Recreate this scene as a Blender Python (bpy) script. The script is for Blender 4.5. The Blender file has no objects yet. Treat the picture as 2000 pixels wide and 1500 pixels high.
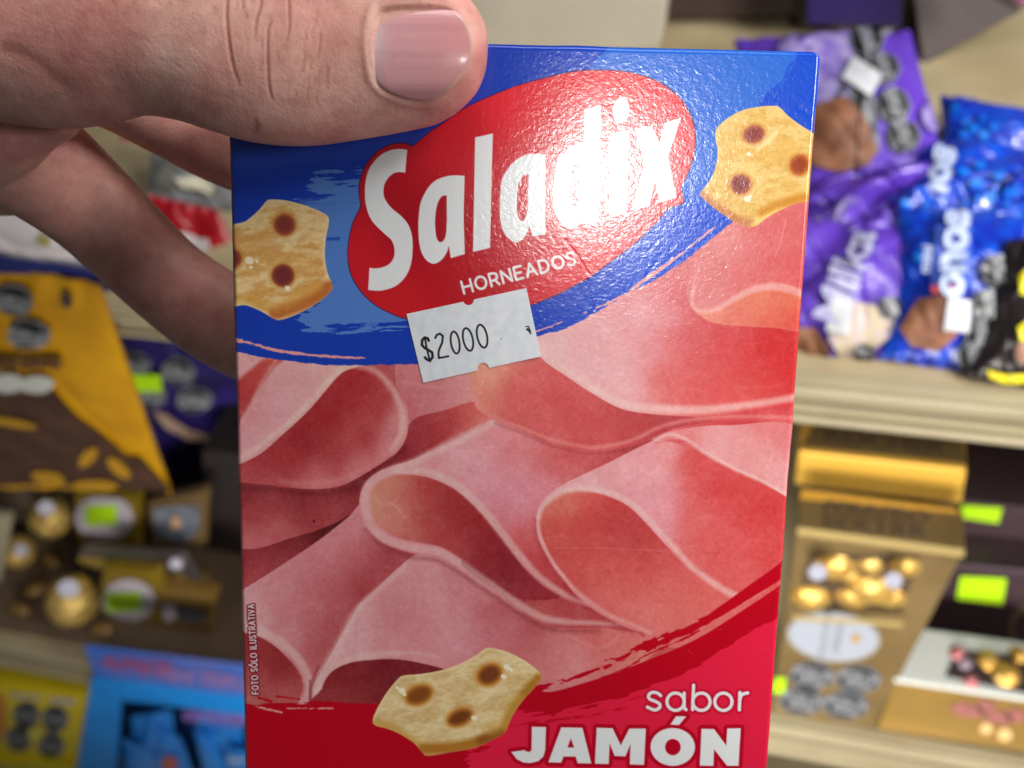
import bpy, bmesh, math
import numpy as np
from mathutils import Vector, Matrix

# ---------------------------------------------------------------- view geometry (pixels of a 2000x1500 frame <-> the place)
FPX = 2000.0
def _n(v): v = np.array(v, float); return v / np.linalg.norm(v)
_D = _n((300, 1700, 2000))                 # world down, in camera axes (x right, y down, z forward)
_X = np.array((8330, 900, -2000), float); _X = _n(_X - _D * np.dot(_X, _D))
_Y = np.cross(_X, _D) * -1.0
if _Y[2] < 0: _Y = -_Y
CAMPOS = np.array((0.0, 0.0, 1.40))
def c2w(v):                                # camera-axes vector -> world vector
    v = np.asarray(v, float)
    return np.stack([v @ _X, v @ _Y, -(v @ _D)], -1)
def ray(px, py):
    return c2w(np.stack([(np.asarray(px, float) - 1000) / FPX, (np.asarray(py, float) - 750) / FPX, np.ones_like(np.asarray(px, float))], -1))
def at_y(px, py, y):                       # point on the vertical plane Y = y
    r = ray(px, py); return CAMPOS + r * (y / r[..., 1:2] if r.ndim > 1 else y / r[1])
def at_z(px, py, z):                       # point on the horizontal plane Z = z
    r = ray(px, py); return CAMPOS + r * ((z - CAMPOS[2]) / r[2])
def at_d(px, py, d): return CAMPOS + ray(px, py) * d
def to_px(p):
    v = np.asarray(p, float) - CAMPOS
    cam = v[..., 0:1] * _X + v[..., 1:2] * _Y - v[..., 2:3] * _D
    return 1000 + FPX * cam[..., 0] / cam[..., 2], 750 + FPX * cam[..., 1] / cam[..., 2], cam[..., 2]
# the carton: its front panel's frame in camera axes
PW, PH, PT = 0.120, 0.176, 0.034
_U = _n((1, .0242, 0)); _W = _n((-264, 10895, 2000)); _W = _n(_W - _U * np.dot(_U, _W))
_N = np.cross(_U, _W)
if _N[2] > 0: _N = -_N                     # towards the camera
_D0 = PW * FPX / 1163.3
_O = np.array(((442 - 1000) / FPX, (72 - 750) / FPX, 1.0)) * _D0
O_w, U_w, W_w, N_w = CAMPOS + c2w(_O), c2w(_U), c2w(_W), c2w(_N)
def panel_to_px(s, t, off=0.0):
    p = _O + s[..., None] * _U + t[..., None] * _W + off * _N
    return 1000 + FPX * p[..., 0] / p[..., 2], 750 + FPX * p[..., 1] / p[..., 2]
def px_to_panel(px, py, off=0.0):          # panel coordinates (metres right, metres down) of a pixel
    px = np.asarray(px, float); py = np.asarray(py, float)
    r = np.stack([(px - 1000) / FPX, (py - 750) / FPX, np.ones_like(px)], -1)
    o = _O + off * _N
    k = (o @ _N) / (r @ _N)
    q = r * k[..., None] - o
    return q @ _U, q @ _W
def panel_w(s, t, off=0.0): return O_w + U_w * s + W_w * t + N_w * off
# ---------------------------------------------------------------- camera, world, lamps, exposure
SC = bpy.context.scene
COL = SC.collection
cam_d = bpy.data.cameras.new('camera'); cam = bpy.data.objects.new('camera', cam_d); COL.objects.link(cam)
cam_d.sensor_width = 36; cam_d.lens = 36; cam_d.clip_start = .01; cam_d.clip_end = 50
_r = c2w((1, 0, 0)); _u = c2w((0, -1, 0)); _b = c2w((0, 0, -1))
cam.matrix_world = Matrix(((_r[0], _u[0], _b[0], CAMPOS[0]), (_r[1], _u[1], _b[1], CAMPOS[1]), (_r[2], _u[2], _b[2], CAMPOS[2]), (0, 0, 0, 1)))
cam_d.dof.use_dof = True; cam_d.dof.focus_distance = .2125; cam_d.dof.aperture_fstop = 13.0; cam_d.dof.aperture_blades = 0
SC.camera = cam
W = bpy.data.worlds.new('World'); SC.world = W; W.use_nodes = True
_bg = W.node_tree.nodes['Background']; _bg.inputs[0].default_value = (.95, .97, 1.0, 1); _bg.inputs[1].default_value = .065

def lamp(name, kind, loc, target, energy, color, **kw):
    d = bpy.data.lights.new(name, kind); d.energy = energy; d.color = color
    for k, v in kw.items(): setattr(d, k, v)
    o = bpy.data.objects.new(name, d); COL.objects.link(o)
    o.location = Vector(loc); o.rotation_euler = (Vector(target) - Vector(loc)).to_track_quat('-Z', 'Y').to_euler()
    return o
def panel_pt(px, py, off=0.0):
    s, t = px_to_panel(px, py, off); return panel_w(s, t, off)
_g = panel_pt(1190, 345)
_v = CAMPOS - _g; _v /= np.linalg.norm(_v)
_rf = 2 * N_w * np.dot(N_w, _v) - _v
KEYLOC = _g + _rf * 1.35
lamp('glare_spot', 'SPOT', KEYLOC, panel_pt(2820, 253), 23, (1.0, .98, .95), spot_size=math.radians(16.5), spot_blend=.13, shadow_soft_size=.027)  # glare lamp; its cone edge stands in for the shadow line across the carton
lamp('fill_right', 'AREA', _g + c2w(_n((.66, -.50, -.58))) * 1.2, _g, 10.0, (1.0, .985, .965), shape='RECTANGLE', size=.5, size_y=.35)  # unseen fill added from the right to lift the shaded half of the panel
lamp('fill_above', 'AREA', _g + c2w(_n((.05, -.80, -.60))) * 1.2, _g, 4.7, (1.0, .975, .95), shape='RECTANGLE', size=.6, size_y=.4)  # second unseen fill, added from above for the hand and panel
lamp('low_shelf_fill', 'AREA', (.0, -.42, .62), (-.02, .5, .32), 8.6, (1.0, .95, .88), shape='RECTANGLE', size=.9, size_y=.3, spread=math.radians(110))  # unseen lamp added in front to brighten the lower shelves
lamp('right_shelf_fill', 'AREA', (1.0, -.02, 1.62), (.10, .62, .92), 3.2, (1.0, .96, .90), shape='RECTANGLE', size=.35, size_y=.25, spread=math.radians(62))  # unseen narrow lamp added to brighten the shelves at the right
SC.view_settings.view_transform = 'Standard'; SC.view_settings.look = 'None'; SC.view_settings.gamma = 1; SC.view_settings.use_curve_mapping = False
SC.view_settings.exposure = 0.0
SC.cycles.max_bounces = 6; SC.cycles.caustics_reflective = False; SC.cycles.caustics_refractive = False
try: SC.cycles.use_denoising = True
except Exception: pass
# ---------------------------------------------------------------- the printed front of the carton, one colour per mesh vertex
NS, NT = 880, 1290
def make_art():
    rng = np.random.RandomState(7)
    S, T = np.meshgrid(np.linspace(0, PW, NS), np.linspace(0, PH, NT))
    X, Y = panel_to_px(S, T)
    X = X.astype(np.float32); Y = Y.astype(np.float32)
    C = np.zeros((NT, NS, 3), np.float32)
    C[:] = (205, 75, 78)
    PXS = 1.35                                    # one grid step in pixels, for soft edges

    def fbm(scale, seed, octs=4, ang=0.0, stretch=1.0, gain=.55):
        a = math.radians(ang); u = (X * math.cos(a) + Y * math.sin(a)) / (scale * stretch); v = (-X * math.sin(a) + Y * math.cos(a)) / scale
        r = np.random.RandomState(seed); out = 0; amp = 1; tot = 0
        for o in range(octs):
            g = r.rand(128, 128).astype(np.float32); f = 2 ** o
            uu = u * f + 17.3 * o; vv = v * f + 9.1 * o
            i = np.floor(uu).astype(int); j = np.floor(vv).astype(int)
            fu = uu - i; fv = vv - j; fu = fu * fu * (3 - 2 * fu); fv = fv * fv * (3 - 2 * fv)
            i0 = i % 128; i1 = (i + 1) % 128; j0 = j % 128; j1 = (j + 1) % 128
            n = (g[j0, i0] * (1 - fu) + g[j0, i1] * fu) * (1 - fv) + (g[j1, i0] * (1 - fu) + g[j1, i1] * fu) * fv
            out = out + n * amp; tot += amp; amp *= gain
        return out / tot

    def spl(p, closed=False, n=6):                # Catmull-Rom through the points
        p = np.array(p, float); m = len(p)
        if m < 3: return p
        q = []
        for k in range(m if closed else m - 1):
            if closed: a, b, c, d = p[(k - 1) % m], p[k], p[(k + 1) % m], p[(k + 2) % m]
            else: a, b, c, d = p[max(k - 1, 0)], p[k], p[k + 1], p[min(k + 2, m - 1)]
            for s in np.arange(n) / n:
                q.append(.5 * ((2 * b) + (-a + c) * s + (2 * a - 5 * b + 4 * c - d) * s * s + (-a + 3 * b - 3 * c + d) * s ** 3))
        if not closed: q.append(p[-1])
        return np.array(q)

    def box(pts, m):
        x0, y0 = pts.min(0) - m; x1, y1 = pts.max(0) + m
        ok = (X >= x0) & (X <= x1) & (Y >= y0) & (Y <= y1)
        r = np.where(ok.any(1))[0]; c = np.where(ok.any(0))[0]
        if len(r) == 0 or len(c) == 0: return None
        return slice(r[0], r[-1] + 1), slice(c[0], c[-1] + 1)

    def seg_dist(pts, sl, closed):
        x = X[sl]; y = Y[sl]; d2 = np.full(x.shape, 1e12, np.float32)
        q = np.vstack([pts, pts[:1]]) if closed else pts
        for a, b in zip(q[:-1], q[1:]):
            vx, vy = b - a; L = vx * vx + vy * vy
            if L < 1e-9: continue
            wx = x - a[0]; wy = y - a[1]
            t = np.clip((wx * vx + wy * vy) / L, 0, 1)
            d2 = np.minimum(d2, (wx - t * vx) ** 2 + (wy - t * vy) ** 2)
        return np.sqrt(d2)

    def poly_sd(pts, m=12):                       # signed distance, positive inside
        sl = box(pts, m)
        if sl is None: return None, None
        x = X[sl]; y = Y[sl]; ins = np.zeros(x.shape, bool)
        q = np.vstack([pts, pts[:1]])
        for a, b in zip(q[:-1], q[1:]):
            if a[1] == b[1]: continue
            c = (a[1] > y) != (b[1] > y)
            xi = a[0] + (y - a[1]) * (b[0] - a[0]) / (b[1] - a[1])
            ins ^= c & (x < xi)
        d = seg_dist(pts, sl, True)
        return np.where(ins, d, -d), sl

    def blend(sl, al, col):
        al = al[..., None]
        C[sl] = C[sl] * (1 - al) + np.asarray(col, np.float32) * al

    def ss(e0, e1, v):
        t = np.clip((v - e0) / (e1 - e0), 0, 1); return t * t * (3 - 2 * t)

    def field(sl, ctrl, p=2.6):                   # colours spread between marked points
        x = X[sl]; y = Y[sl]; w = 0; c = 0
        for cx, cy, col in ctrl:
            k = 1 / (((x - cx) ** 2 + (y - cy) ** 2) + 1300) ** (p / 2)
            w = w + k; c = c + k[..., None] * np.array(col, np.float32)
        return c / w[..., None]

    def fill(p, col, closed_spl=True, soft=PXS, grow=0.0, op=1.0, n=5, jag=None, p_=3.0):
        pts = spl(p, True, n) if closed_spl else np.array(p, float)
        sd, sl = poly_sd(pts, 12 + soft + grow)
        if sd is None: return
        if jag is not None: sd = sd + jag[sl]
        al = ss(-soft * .6, soft * .6, sd + grow) * op
        blend(sl, al, field(sl, col, p_) if isinstance(col, list) else col)

    MEAT = [True]
    def stroke(p, w, col, soft=PXS, op=1.0, curve=True, taper=None, jag=None, n=6):
        if MEAT[0]: op *= .74; soft *= 1.25; w *= .72
        pts = spl(p, False, n) if curve else np.array(p, float)
        sl = box(pts, w + soft + 8)
        if sl is None: return
        d = seg_dist(pts, sl, False); r = w
        if taper is not None:                     # width follows x
            r = np.interp(X[sl], [t[0] for t in taper], [t[1] for t in taper])
        if jag is not None: d = d + jag[sl]
        blend(sl, ss(soft * .6, -soft * .6, d - r) * op, col)

    def ell(cx, cy, rx, ry, ang=0, n=28):
        a = np.linspace(0, 2 * math.pi, n, endpoint=False); t = math.radians(ang)
        x = rx * np.cos(a); y = ry * np.sin(a)
        return np.stack([cx + x * math.cos(t) - y * math.sin(t), cy + x * math.sin(t) + y * math.cos(t)], 1)

    DEEP = (158, 36, 40); DARK = (104, 18, 24); RED = (205, 72, 72); PINK = (228, 164, 168); RIM = (234, 198, 192); LP = (226, 140, 142); HOT = (214, 62, 60)
    mott = fbm(34, 3, 4); fine = fbm(5, 5, 3); hand = fbm(9, 8, 3); vein = np.abs(fbm(40, 21, 4) - .5) * 2

    # ---- slices, back to front -------------------------------------------------
    sl_all = (slice(0, NT), slice(0, NS))
    C[:] = field(sl_all, [(830, 840, (176, 52, 58)), (900, 745, (222, 140, 142)), (480, 1000, (165, 52, 58)), (600, 1000, (160, 45, 52)),
                          (700, 940, (120, 28, 34)), (1320, 540, (212, 96, 100)), (1230, 600, (226, 150, 152)), (1500, 700, (210, 50, 50)), (700, 1350, DARK), (1400, 1100, RED)], 3)
    # band right of the first roll
    fill([(775, 700), (860, 705), (1000, 710), (1000, 790), (926, 784), (870, 800), (814, 815), (790, 830)],
         [(800, 720, (214, 130, 134)), (900, 730, (230, 158, 158)), (880, 780, (218, 138, 140)), (800, 800, (200, 100, 106)), (980, 740, (236, 170, 150)), (850, 755, (206, 120, 124))])
    stroke([(790, 745), (850, 757), (905, 752), (940, 775)], 3, (232, 176, 172), soft=6, op=.6)
    fill([(806, 820), (870, 801), (926, 785), (956, 812), (960, 824), (910, 852), (860, 874), (810, 895), (760, 912), (740, 918), (780, 880)],
         [(930, 800, (214, 84, 76)), (880, 830, (178, 54, 60)), (820, 850, (160, 40, 48)), (780, 895, (132, 30, 38)), (950, 822, (228, 130, 120))])
    stroke([(956, 812), (912, 832), (868, 866), (840, 880)], 4, (226, 128, 120), soft=9, op=.55)
    # slice behind, lower left
    fill([(440, 936), (523, 946), (607, 955), (682, 942), (716, 926), (712, 960), (703, 985), (682, 1007), (657, 1020), (618, 1036), (562, 1053), (506, 1071), (440, 1082)],
         [(480, 955, (120, 26, 32)), (600, 966, (118, 26, 32)), (690, 955, (108, 22, 28)), (500, 1010, (172, 48, 54)), (620, 990, (166, 46, 52)), (540, 1045, (210, 106, 110)), (490, 1060, (216, 120, 124)), (660, 1005, (176, 66, 70)), (690, 990, (158, 48, 54))])
    # crevice
    fill([(440, 1082), (506, 1071), (562, 1053), (618, 1036), (657, 1020), (688, 1003), (660, 1030), (600, 1070), (540, 1108), (500, 1134), (440, 1168)],
         [(470, 1100, (130, 26, 34)), (560, 1068, (106, 16, 22)), (640, 1035, (70, 8, 12)), (500, 1125, (196, 80, 86)), (470, 1145, (206, 92, 98)), (560, 1092, (168, 56, 62)), (470, 1120, (150, 40, 46))])
    # big roll, lower left
    big = [(440, 1168), (470, 1154), (520, 1123), (576, 1087), (632, 1048), (682, 1008), (704, 985), (712, 1020), (730, 1046), (772, 1070), (812, 1083), (766, 1120), (724, 1160), (694, 1190), (680, 1221), (657, 1258), (635, 1297), (613, 1335), (608, 1378), (440, 1385)]
    fill(big, [(480, 1170, (232, 170, 176)), (560, 1120, (226, 150, 156)), (640, 1070, (224, 142, 148)), (700, 1020, (226, 150, 154)), (560, 1190, (214, 128, 132)), (620, 1150, (204, 108, 114)),
               (700, 1080, (204, 104, 110)), (750, 1090, (166, 50, 58)), (700, 1150, (164, 50, 56)), (655, 1210, (170, 58, 64)), (620, 1260, (176, 66, 74)), (605, 1310, (206, 110, 116)), (560, 1250, (226, 160, 162)), (490, 1215, (236, 190, 190)), (640, 1190, (212, 120, 126))])
    al = ss(.50, .62, mott) * .35
    hole1 = spl([(440, 1234), (470, 1235), (506, 1244), (534, 1260), (562, 1286), (582, 1311), (591, 1336), (587, 1356), (566, 1380), (440, 1392)], True)
    stroke([(440, 1222), (480, 1224), (520, 1238), (556, 1262), (588, 1296), (603, 1336), (600, 1362), (585, 1380)], 12, RIM, soft=7, op=.95)
    fill(hole1, [(480, 1260, (150, 30, 36)), (550, 1300, (140, 26, 32)), (500, 1340, (178, 66, 66)), (560, 1360, (196, 90, 88)), (480, 1372, (206, 124, 116))], closed_spl=False, soft=3)
    # roll N
    fill([(812, 1083), (842, 1085), (870, 1095), (932, 1134), (968, 1162), (1010, 1188), (1059, 1217), (1104, 1226), (1170, 1226), (1218, 1222), (1260, 1240), (1290, 1262), (1200, 1330), (1060, 1360), (900, 1385), (608, 1385), (611, 1344), (624, 1316), (645, 1280), (664, 1245), (684, 1212), (698, 1184), (730, 1154), (770, 1116)],
         [(820, 1110, (228, 160, 164)), (720, 1190, (234, 176, 180)), (760, 1200, (204, 118, 120)), (680, 1270, (232, 178, 180)), (860, 1180, (226, 158, 164)), (900, 1140, (208, 124, 128)), (960, 1210, (196, 96, 104)), (880, 1240, (230, 166, 174)),
          (1000, 1240, (204, 112, 118)), (1080, 1260, (216, 128, 128)), (1180, 1250, (214, 100, 96)), (1120, 1290, (224, 140, 142)), (1220, 1280, (220, 120, 112)), (780, 1250, (222, 146, 150)), (1050, 1215, (176, 62, 66)), (820, 1215, (216, 134, 138))])
    stroke([(790, 1108), (758, 1135), (716, 1172), (690, 1205), (668, 1250), (644, 1292), (624, 1330), (618, 1372)], 9, RIM, soft=9, op=.85, taper=[(618, 9), (680, 8), (740, 5), (790, .3)])
    stroke([(618, 1380), (624, 1345), (648, 1308), (690, 1286), (740, 1278), (800, 1276), (860, 1284)], 8, RIM, soft=8, op=.8, taper=[(618, 9), (690, 8), (760, 5), (860, .2)])
    fill([(626, 1385), (628, 1346), (647, 1313), (684, 1295), (730, 1289), (772, 1288), (814, 1294), (870, 1308), (930, 1330), (930, 1390)],
         [(760, 1310, (112, 16, 24)), (680, 1330, (128, 24, 30)), (660, 1370, (150, 44, 46)), (860, 1330, (104, 14, 22))], soft=3)
    stroke([(622, 1302), (612, 1326), (607, 1350), (606, 1378)], 3.2, (150, 52, 58), soft=4, op=1)
    stroke([(606, 1330), (605, 1352), (606, 1378)], 2.5, (120, 30, 36), soft=4, op=.8)
    stroke([(1105, 1235), (1150, 1262), (1185, 1262), (1210, 1240)], 3, (232, 156, 148), soft=6, op=.5)
    # first roll: inside
    rollA = [(440, 930), (463, 910), (509, 886), (554, 847), (582, 822), (610, 794), (640, 758), (663, 732), (682, 721), (702, 712), (730, 712), (758, 732), (780, 760), (794, 791), (798, 822), (794, 853), (780, 878), (758, 896), (716, 923), (682, 942), (652, 952), (607, 955), (562, 952), (523, 947), (464, 942), (440, 942)]
    stroke([(440, 952), (523, 955), (607, 963), (652, 961), (690, 949), (725, 928), (765, 900), (790, 876)], 4, (84, 12, 18), soft=14, op=.7)
    fill(rollA, [(700, 760, (166, 34, 40)), (640, 800, (160, 32, 38)), (600, 860, (152, 30, 36)), (520, 910, (162, 38, 44)), (720, 850, (176, 52, 56)), (660, 890, (176, 56, 60)), (560, 905, (170, 42, 48)), (740, 800, (176, 48, 52)),
                 (775, 820, (222, 150, 150)), (760, 870, (222, 138, 140)), (700, 915, (222, 132, 134)), (620, 945, (214, 112, 114)), (520, 938, (200, 88, 92)), (470, 930, (188, 66, 72))], p_=4.5)
    stroke([(702, 714), (730, 722), (754, 742), (772, 768), (784, 796), (787, 824), (782, 852), (766, 876)], 9, (238, 196, 186), soft=9, op=.9)
    stroke([(766, 876), (735, 900), (690, 925), (650, 940), (600, 945), (550, 940)], 5, (228, 150, 148), soft=12, op=.7)
    stroke([(775, 800), (776, 830), (768, 860)], 1.5, (196, 90, 92), soft=4, op=.5)
    # first roll: outside
    fill([(440, 690), (520, 690), (600, 700), (712, 706), (700, 716), (682, 721), (663, 732), (640, 758), (610, 794), (582, 822), (554, 847), (509, 886), (463, 910), (440, 925)],
         [(460, 700, (232, 170, 170)), (470, 800, (220, 130, 132)), (560, 740, (232, 172, 176)), (520, 800, (228, 164, 170)), (480, 860, (230, 168, 176)), (600, 750, (230, 168, 170)), (640, 730, (236, 186, 176)), (520, 860, (230, 166, 166))])
    fill([(440, 755), (463, 743), (490, 722), (516, 702), (552, 702), (532, 722), (505, 762), (484, 800), (463, 832), (440, 850)], [(470, 770, (176, 40, 44)), (500, 740, (196, 62, 60)), (530, 712, (206, 84, 76)), (470, 820, (196, 84, 88))], soft=9)
    stroke([(540, 702), (514, 742), (490, 790), (470, 824)], 3, (240, 200, 198), soft=8, op=.8)
    stroke([(462, 728), (500, 708)], 3, (242, 196, 192), soft=8, op=.6)
    stroke([(690, 714), (672, 717), (655, 730), (630, 757), (600, 790), (572, 819), (545, 842), (500, 876), (455, 902)], 7, (240, 208, 192), soft=6, op=.95)
    # roll D (centre): surface
    Dtop = [(968, 820), (926, 839), (884, 861), (842, 881), (800, 900), (766, 910), (736, 923), (716, 940), (705, 962), (702, 982), (705, 1004), (716, 1029), (741, 1055), (772, 1070), (808, 1081), (842, 1085), (870, 1095), (898, 1112), (932, 1134), (968, 1162), (1010, 1188), (1059, 1217), (1104, 1224), (1170, 1224), (1218, 1222), (1240, 1232)]
    stroke([(716, 1034), (741, 1061), (772, 1077), (808, 1089), (842, 1092), (870, 1102), (932, 1142), (1010, 1196), (1059, 1224), (1104, 1232), (1170, 1232)], 3, (110, 26, 32), soft=12, op=.7)
    fill(Dtop + [(1300, 1240), (1300, 860), (1240, 870), (1160, 882), (1070, 864), (1025, 844)],
         [(960, 850, (232, 158, 164)), (900, 890, (234, 176, 182)), (840, 905, (228, 150, 152)), (1000, 900, (226, 140, 146)), (1000, 870, (228, 124, 124)), (960, 930, (232, 168, 180)), (1020, 960, (230, 156, 176)), (1000, 1010, (230, 160, 178)), (1080, 900, (212, 92, 92)), (1180, 895, (196, 74, 78)), (1230, 885, (170, 54, 60)), (1120, 890, (206, 84, 84)),
          (1060, 960, (224, 140, 152)), (1020, 1060, (208, 76, 78)), (1010, 1040, (214, 90, 90)), (1050, 1110, (196, 56, 64)), (1090, 1150, (190, 56, 62)), (1120, 1180, (180, 50, 56))], n=4)
    # under the mouth of D
    fill([(980, 1060), (1010, 1095), (1060, 1140), (1120, 1178), (1180, 1200), (1240, 1215), (1240, 1234), (1170, 1226), (1104, 1226), (1059, 1218), (1010, 1188), (960, 1150), (900, 1100), (940, 1080)],
         [(980, 1110, (130, 28, 36)), (1030, 1140, (158, 40, 48)), (1100, 1190, (176, 56, 60)), (1180, 1208, (190, 76, 78)), (1060, 1205, (206, 100, 100)), (920, 1110, (120, 24, 32))], soft=3)
    # mouth of D
    mouth = [(723, 976), (727, 951), (747, 934), (775, 926), (814, 928), (842, 934), (870, 945), (898, 962), (926, 987), (954, 1018), (982, 1054), (1004, 1083), (1031, 1119), (1061, 1146), (1094, 1166), (1040, 1172), (985, 1160), (954, 1132), (912, 1101), (884, 1081), (856, 1067), (814, 1058), (772, 1048), (744, 1029), (727, 1004)]
    fill(mouth, [(735, 980, (226, 168, 142)), (760, 950, (222, 150, 128)), (760, 1010, (222, 144, 124)), (780, 985, (204, 100, 92)), (830, 950, (176, 44, 48)), (880, 985, (150, 28, 34)), (850, 1020, (178, 52, 54)), (920, 1020, (150, 28, 34)), (800, 1040, (206, 108, 98)), (880, 1060, (188, 70, 72)),
                 (950, 1060, (144, 28, 38)), (990, 1100, (124, 22, 32)), (960, 1110, (150, 40, 48)), (1040, 1150, (148, 34, 44)), (790, 945, (206, 110, 96))], soft=3, p_=3.5)
    stroke([(745, 985), (770, 985), (790, 1010)], 1.6, (236, 190, 164), soft=4, op=.6); stroke([(768, 985), (778, 968)], 1.5, (236, 190, 164), soft=4, op=.5)
    # rims of D
    stroke([(968, 822), (926, 843), (884, 865), (842, 886), (800, 906), (760, 920), (732, 936), (716, 956), (713, 982), (717, 1006), (730, 1034), (760, 1055), (808, 1070), (852, 1076), (884, 1092), (925, 1120), (968, 1150), (1012, 1180), (1060, 1206), (1110, 1215), (1170, 1217), (1236, 1222)], 7, (234, 192, 188), soft=7, op=.9,
           taper=[(700, 9), (760, 9), (800, 8), (900, 9), (1000, 8), (1100, 6), (1160, 4), (1236, .3)])
    stroke([(775, 920), (830, 920), (872, 936), (905, 958), (940, 992), (975, 1034), (1006, 1074), (1040, 1114), (1070, 1140), (1110, 1165), (1150, 1182)], 7, RIM, soft=7, op=.92, taper=[(775, 5), (900, 8), (1000, 8), (1100, 6), (1150, 3)])
    # E: piece under the sticker
    fill([(920, 700), (926, 784), (940, 805), (968, 822), (1000, 834), (1025, 844), (1070, 864), (1115, 876), (1160, 882), (1205, 877), (1244, 868), (1290, 848), (1330, 834), (1400, 825), (1480, 823), (1575, 830), (1575, 780), (1300, 800), (1100, 690), (1000, 660)],
         [(950, 730, (236, 172, 140)), (940, 780, (232, 136, 122)), (1010, 770, (214, 84, 84)), (1100, 780, (208, 76, 80)), (1050, 830, (212, 88, 90)), (1160, 850, (206, 78, 80)), (1230, 820, (186, 62, 66)), (1300, 815, (170, 50, 56)), (1450, 812, (206, 64, 70)), (1540, 800, (206, 50, 54)), (1540, 818, (222, 90, 92))])
    stroke([(926, 770), (938, 796), (968, 816), (1025, 838), (1070, 856), (1115, 868), (1160, 874), (1205, 868), (1244, 856), (1290, 834), (1340, 822), (1400, 815), (1480, 814), (1560, 817)], 5, (234, 150, 144), soft=6, op=.75)
    stroke([(968, 826), (1025, 848), (1070, 868), (1115, 880), (1160, 886), (1205, 881), (1244, 873), (1275, 862)], 1.5, (120, 28, 36), soft=7, op=.6)
    stroke([(1340, 836), (1400, 828), (1480, 826), (1560, 832)], 1.5, (170, 40, 50), soft=5, op=.7)
    # I: the big pale slice
    fill([(1040, 650), (1100, 620), (1200, 560), (1330, 480), (1575, 480), (1575, 789), (1558, 791), (1465, 803), (1390, 813), (1330, 813), (1255, 807), (1210, 797), (1165, 773), (1105, 734), (1057, 698)],
         [(1080, 690, (238, 196, 196)), (1150, 650, (232, 176, 180)), (1250, 620, (232, 178, 184)), (1310, 620, (234, 184, 190)), (1200, 720, (236, 188, 190)), (1270, 690, (226, 162, 168)), (1230, 760, (236, 184, 184)), (1300, 560, (212, 100, 104)), (1335, 600, (206, 74, 80)), (1280, 560, (226, 150, 156)),
          (1345, 650, (208, 72, 76)), (1330, 680, (210, 84, 88)), (1300, 730, (214, 86, 86)), (1350, 760, (218, 84, 80)), (1420, 680, (206, 56, 58)), (1500, 680, (200, 28, 30)), (1540, 720, (206, 30, 32)), (1430, 760, (218, 78, 74)), (1500, 770, (214, 64, 62)), (1340, 500, (214, 112, 112))])
    stroke([(1060, 690), (1108, 724), (1168, 764), (1214, 787), (1258, 796), (1330, 801), (1390, 800), (1465, 791), (1560, 776)], 7, (242, 204, 198), soft=8, op=.92, taper=[(1060, 4), (1200, 8), (1330, 9), (1450, 7), (1560, 7)])
    stroke([(1440, 758), (1500, 756), (1540, 748)], 2, (234, 120, 110), soft=8, op=.5)
    # J: curl at the right
    fill([(1440, 428), (1400, 455), (1366, 490), (1356, 524), (1344, 554), (1342, 580), (1352, 602), (1370, 618), (1396, 631), (1450, 637), (1510, 640), (1580, 642), (1620, 560), (1620, 380), (1500, 410)],
         [(1400, 500, (216, 124, 124)), (1370, 560, (218, 124, 126)), (1400, 590, (224, 138, 138)), (1450, 540, (218, 104, 104)), (1540, 480, (214, 90, 92)), (1500, 430, (218, 96, 98)), (1420, 450, (224, 140, 136)), (1560, 540, (216, 84, 86))])
    fill([(1360, 606), (1380, 610), (1405, 604), (1435, 588), (1468, 573), (1510, 566), (1546, 572), (1590, 590), (1590, 644), (1510, 640), (1450, 637), (1396, 631), (1370, 618)],
         [(1400, 618, (232, 150, 128)), (1480, 590, (228, 138, 104)), (1540, 590, (228, 126, 92)), (1500, 615, (216, 84, 62)), (1560, 625, (214, 56, 52)), (1440, 628, (220, 104, 92))], soft=3)
    stroke([(1357, 560), (1352, 585), (1358, 603), (1376, 609), (1405, 602), (1435, 584), (1468, 567), (1510, 560), (1546, 566), (1590, 584)], 5, (242, 190, 180), soft=6, op=.92, taper=[(1350, 3), (1400, 4), (1470, 7), (1530, 8), (1580, 6)])
    stroke([(1372, 500), (1362, 530), (1353, 560)], 2.5, (234, 160, 156), soft=5, op=.5)
    stroke([(1352, 612), (1372, 626), (1398, 640), (1450, 645)], 2, (196, 40, 50), soft=10, op=.5)
    # H: pale slice upper right
    fill([(1278, 862), (1300, 846), (1334, 838), (1370, 833), (1430, 831), (1560, 836), (1600, 980), (1542, 972), (1490, 942), (1430, 915), (1379, 885), (1345, 862), (1315, 858)],
         [(1340, 846, (220, 120, 120)), (1400, 860, (230, 168, 168)), (1480, 880, (230, 162, 162)), (1530, 920, (230, 164, 164)), (1500, 845, (216, 110, 112)), (1540, 850, (218, 110, 112))])
    # F/G
    FG = [(1280, 860), (1304, 861), (1325, 866), (1345, 866), (1379, 888), (1430, 917), (1490, 944), (1542, 974), (1600, 1000), (1600, 1250), (1284, 1262), (1260, 1237), (1235, 1230), (1190, 1209), (1160, 1191), (1124, 1161), (1100, 1131), (1079, 1104), (1061, 1071), (1050, 1044), (1048, 1014), (1053, 990), (1070, 967), (1100, 946), (1145, 924), (1190, 903), (1241, 877)]
    stroke([(1046, 1014), (1048, 1044), (1058, 1075), (1076, 1108), (1096, 1136), (1120, 1165), (1158, 1196), (1190, 1214), (1235, 1236)], 3, (150, 30, 40), soft=14, op=.6)
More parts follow.
